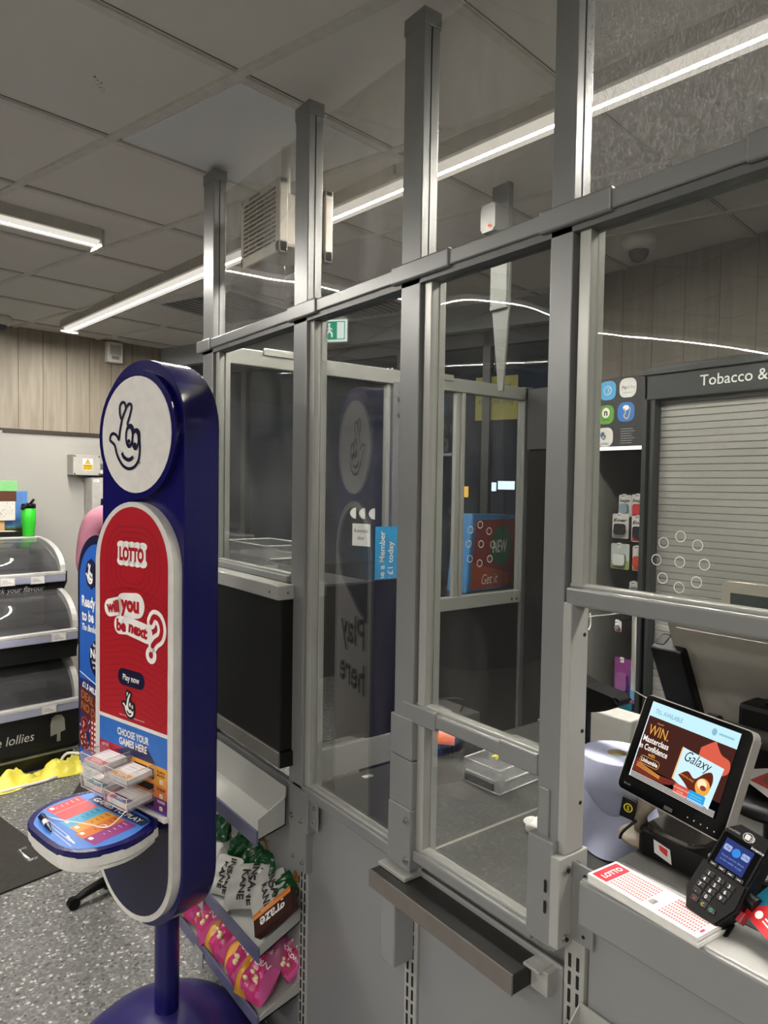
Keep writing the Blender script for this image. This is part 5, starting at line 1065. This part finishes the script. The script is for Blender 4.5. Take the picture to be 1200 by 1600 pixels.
b = MB(); b.lathe([(0, 0), (.034, 0), (.036, .004), (.037, .065), (.043, .082), (.043, .175), (.040, .18), (0, .18)], LG, n=32); b.build('cup', tb)
b = MB(); b.lathe([(0, .178), (.042, .178), (.043, .2), (.038, .207), (0, .208)], BLACK, n=32); b.build('lid', tb); b = MB(); b.tube([(.01, 0, .205), (.03, -.01, .235)], .008, BLACK, 10); b.tube([(-.01, -.03, .205), (-.055, -.04, .175)], [.012, .01], BLACK, 10); b.build('straw_handle', tb)
ad = thing('ice_cream_sign', 'cardboard ice cream sign with a square block lolly picture', 'sign', M=fm @ Matrix.Translation((-.06, .86, 1.24)) @ Matrix.Rotation(R(-5), 4, 'Z'))
b = MB(); b.box(-.16, .05, .0, .01, .0, .285, col('5a8cd0'), .002); b.rect(-.16, .05, .0, .05, col('4a3020'), .001, FR); 
for k in range(22): b.rect(-.16+.0095*k, -.152+.0095*k, .045, .058+.008*math.sin(k*2.3), col('4f8a34'), .0015, FR)
b.build('backboard', ad)
b = MB(); T = Matrix.Translation((-.11, -.03, .1)); G1_, G2_ = col('86cc84'), col('5aa46a')
for z0, z1, m_, w_ in ((.0, .12, col('ddd9d2'), .075), (.12, .185, col('5a3420'), .082), (.185, .25, G1_, .088)): b.box(-w_, w_, -.03, .028, z0, z1, m_, .002, M=T)
for k in range(14): b.rect(-.07+.14*random.random(), -.065+.14*random.random()*0+-.0, .02, .024, col('b8a890'), .0305, T @ FR) if False else b.ell(random.uniform(-.065, .065), random.uniform(.01, .11), .003, .003, col('9a8a70'), .0306, 8, T @ FR)
b.build('block_lolly', ad); b = MB(); b.box(-.125, -.09, -.035, -.025, .02, .10, col('d9b07a'), .004); b.build('stick', ad)
b = MB(); b.box(-.25, .06, -.09, .05, -.0, .03, BLACK, .003); b.build('tray_base', ad)
o = MB().box(-.05, .05, -.035, .035, 0, .002, PAPER).rect(-.06, .02, .03, .06, PAPER, .002).build('leaflet'); o.matrix_world = fm @ Matrix.Translation((-.15, .80, 1.272)) @ Matrix.Rotation(R(-30), 4, 'Z'); tag(o, 'white folded leaflet in front of the ice cream sign', 'leaflet')
# yellow cloth on floor
def crumple(name, label, x0, y0, ang, ln, wd, hh, m_, seed, cat='cloth'):
    nx, ny = 44, 14; vs = []
    for j in range(ny+1):
        for i in range(nx+1):
            u, v_ = i/nx, j/ny; p = Vector((u*4+seed, v_*2, seed)); h_ = max(0, noise.fractal(p*1.5, 1, 2, 4)+.35)*hh*math.sin(PI*v_)**.5*math.sin(PI*min(max(u, .02), .98))**.3+.003
            vs.append((u*ln, (v_-.5)*wd*(.6+.5*noise.noise(Vector((u*3+seed, 0, 0)))+.3), h_))
    b = MB(); b.add(vs, [(j*(nx+1)+i, j*(nx+1)+i+1, (j+1)*(nx+1)+i+1, (j+1)*(nx+1)+i) for j in range(ny) for i in range(nx)], m_, True)
    o = b.build(name); o.location = (x0, y0, 0); o.rotation_euler.z = ang; tag(o, label, cat); return o
YC = mat('crumpled yellow plastic', 'e8dc5a', .35, 0, .2, 9, bump=.6)
crumple('yellow_floor_cover', 'crumpled yellow plastic sheet lying along the freezer foot', .55, 4.06, R(6), .58, .17, .09, YC, 3.0)
b = MB(); b.tube(smooth([(.50, 3.98, .01), (.7, 4.0, .012), (.85, 4.02, .01), (.98, 4.08, .015), (1.08, 4.12, .05), (.98, 4.16, .08), (.93, 4.14, .03)], 5), .008, WHITE, 8); tag(b.build('white_edging_strip'), 'white plastic edging strip curled along the yellow sheet', 'strip')
# floor mats
MT = mat('dark ribbed mat', '2f2d29', .9, 0, .2, 60, bump=.5)
o = MB().prism([(.72, 3.06), (.53, 3.90), (-1.0, 3.55), (-.8, 2.75)], 0, .008, MT).build('floor_mat'); tag(o, 'dark entrance mat on the speckled floor at the left', 'mat')
o = MB().prism([(.83, 3.62), (1.3, 3.72), (1.2, 4.2), (.98, 3.9)], 0, .006, MT).build('floor_mat'); tag(o, 'small corner of dark mat behind the blue poster stand', 'mat')

# ================================================================= PERSON (pink blazer), mostly hidden behind the stands
PX, PY = 1.15, 3.60
pe = thing('person', 'person in a dusty pink blazer standing behind the tall lottery stand', 'person', (PX, PY, 0), R(-20))
SKIN = mat('skin', 'c99a80', .5); PINK = mat('dusty pink blazer', 'a26a7c', .75, 0, .06, 18, bump=.3); TR = mat('dark trousers', '23242b', .8); SHO = mat('black shoe', '0e0e0f', .35)
def skin(name, verts, edges, radii, m_, parent, sub=2, root=0):
    me = bpy.data.meshes.new(name); me.from_pydata(verts, edges, []); o = bpy.data.objects.new(name, me); C.objects.link(o); me.materials.append(m_)
    md = o.modifiers.new('s', 'SKIN'); md.use_smooth_shade = True; sd = o.modifiers.new('d', 'SUBSURF'); sd.levels = sub; sd.render_levels = sub
    if not me.skin_vertices: bpy.context.view_layer.objects.active = o
    for sv, r_ in zip(me.skin_vertices[0].data, radii): sv.radius = r_ if isinstance(r_, tuple) else (r_, r_)
    me.skin_vertices[0].data[root].use_root = True
    bpy.context.view_layer.update(); dg = bpy.context.evaluated_depsgraph_get(); m2 = bpy.data.meshes.new_from_object(o.evaluated_get(dg)); o.modifiers.clear(); o.data = m2
    for p_ in m2.polygons: p_.use_smooth = True
    o.parent = parent; return o
V = [(0, 0, .95), (0, 0, 1.12), (0, 0, 1.30), (0, 0, 1.43), (0, -.005, 1.50), (0, -.02, 1.58), (0, -.02, 1.66), (0, -.01, 1.72)]
ED = [(i, i+1) for i in range(7)]; RA = [(.155, .11), (.13, .095), (.155, .10), (.11, .075), (.05, .05), (.062, .072), (.075, .09), (.05, .06)]
def limb(pts, rad, frm):
    k = len(V); 
    for i, (p, r_) in enumerate(zip(pts, rad)): V.append(p); RA.append(r_); ED.append((frm if i == 0 else k+i-1, k+i))
    return k
for s_ in (-1, 1):
    a = limb([(s_*.17, 0, 1.41), (s_*.205, .02, 1.16), (s_*.09, -.19, 1.10), (s_*.05, -.22, 1.09)], [.055, .043, .030, .026], 3); w_ = a+3
    for f in range(4): limb([(s_*(.02-.002*f), -.245+.004*f, 1.115-.018*f), (s_*(-.005), -.255+.004*f, 1.113-.018*f), (s_*(-.022), -.25, 1.108-.018*f)], [.010, .009, .008], w_)
    limb([(s_*.045, -.23, 1.125), (s_*.03, -.24, 1.145)], [.012, .009], w_)
    limb([(s_*.095, 0, .86), (s_*.10, .0, .48), (s_*.10, .02, .10), (s_*.10, -.06, .04), (s_*.10, -.13, .035)], [.085, .055, .038, .038, .03], 0)
body = skin('body', V, ED, RA, SKIN, pe)
VB = V; V = [(0, 0, .80), (0, 0, .98), (0, 0, 1.13), (0, 0, 1.30), (0, 0, 1.42)]; ED = [(0, 1), (1, 2), (2, 3), (3, 4)]; RA = [(.19, .135), (.175, .125), (.155, .115), (.18, .125), (.12, .09)]
for s_ in (-1, 1): limb([(s_*.18, 0, 1.405), (s_*.21, .02, 1.16), (s_*.12, -.15, 1.11)], [.075, .062, .045], 4)
skin('blazer', V, ED, RA, PINK, pe)
V = [(0, 0, .96), (0, 0, .90)]; ED = [(0, 1)]; RA = [(.165, .12), (.16, .12)]
for s_ in (-1, 1): limb([(s_*.095, 0, .80), (s_*.10, 0, .48), (s_*.10, .02, .09)], [.10, .072, .055], 1)
skin('trousers', V, ED, RA, TR, pe)
b = MB()
for s_ in (-1, 1): b.lathe([(0, 0), (.045, 0), (.047, .03), (.04, .06), (0, .08)], SHO, (s_*.10, -.05, 0), 20, sx=1, sy=2.4)
b.build('shoes', pe)
b = MB(); b.lathe([(0, 1.765), (.05, 1.757), (.08, 1.725), (.09, 1.67), (.088, 1.61), (.08, 1.56), (.06, 1.54)], mat('brown hair', '3b281c', .6, bump=.5), (0, .034, 0), 24, sy=.98); b.build('hair', pe)
b = MB()
for s_ in (-1, 1): b.lathe([(0, -.012), (.013, 0), (0, .012)], WINK, (s_*.03, -.105, 1.635), 12); b.lathe([(0, -.006), (.006, 0), (0, .006)], INK, (s_*.03, -.113, 1.635), 10)
b.build('eyes', pe)
b = MB(); b.lathe([(0, -.02), (.013, -.01), (.009, .02), (0, .03)], SKIN, (0, -.112, 1.60), 12); b.build('nose', pe); b = MB(); b.box(-.022, .022, -.107, -.09, 1.565, 1.573, col('9a5248'), .003); b.build('mouth', pe)
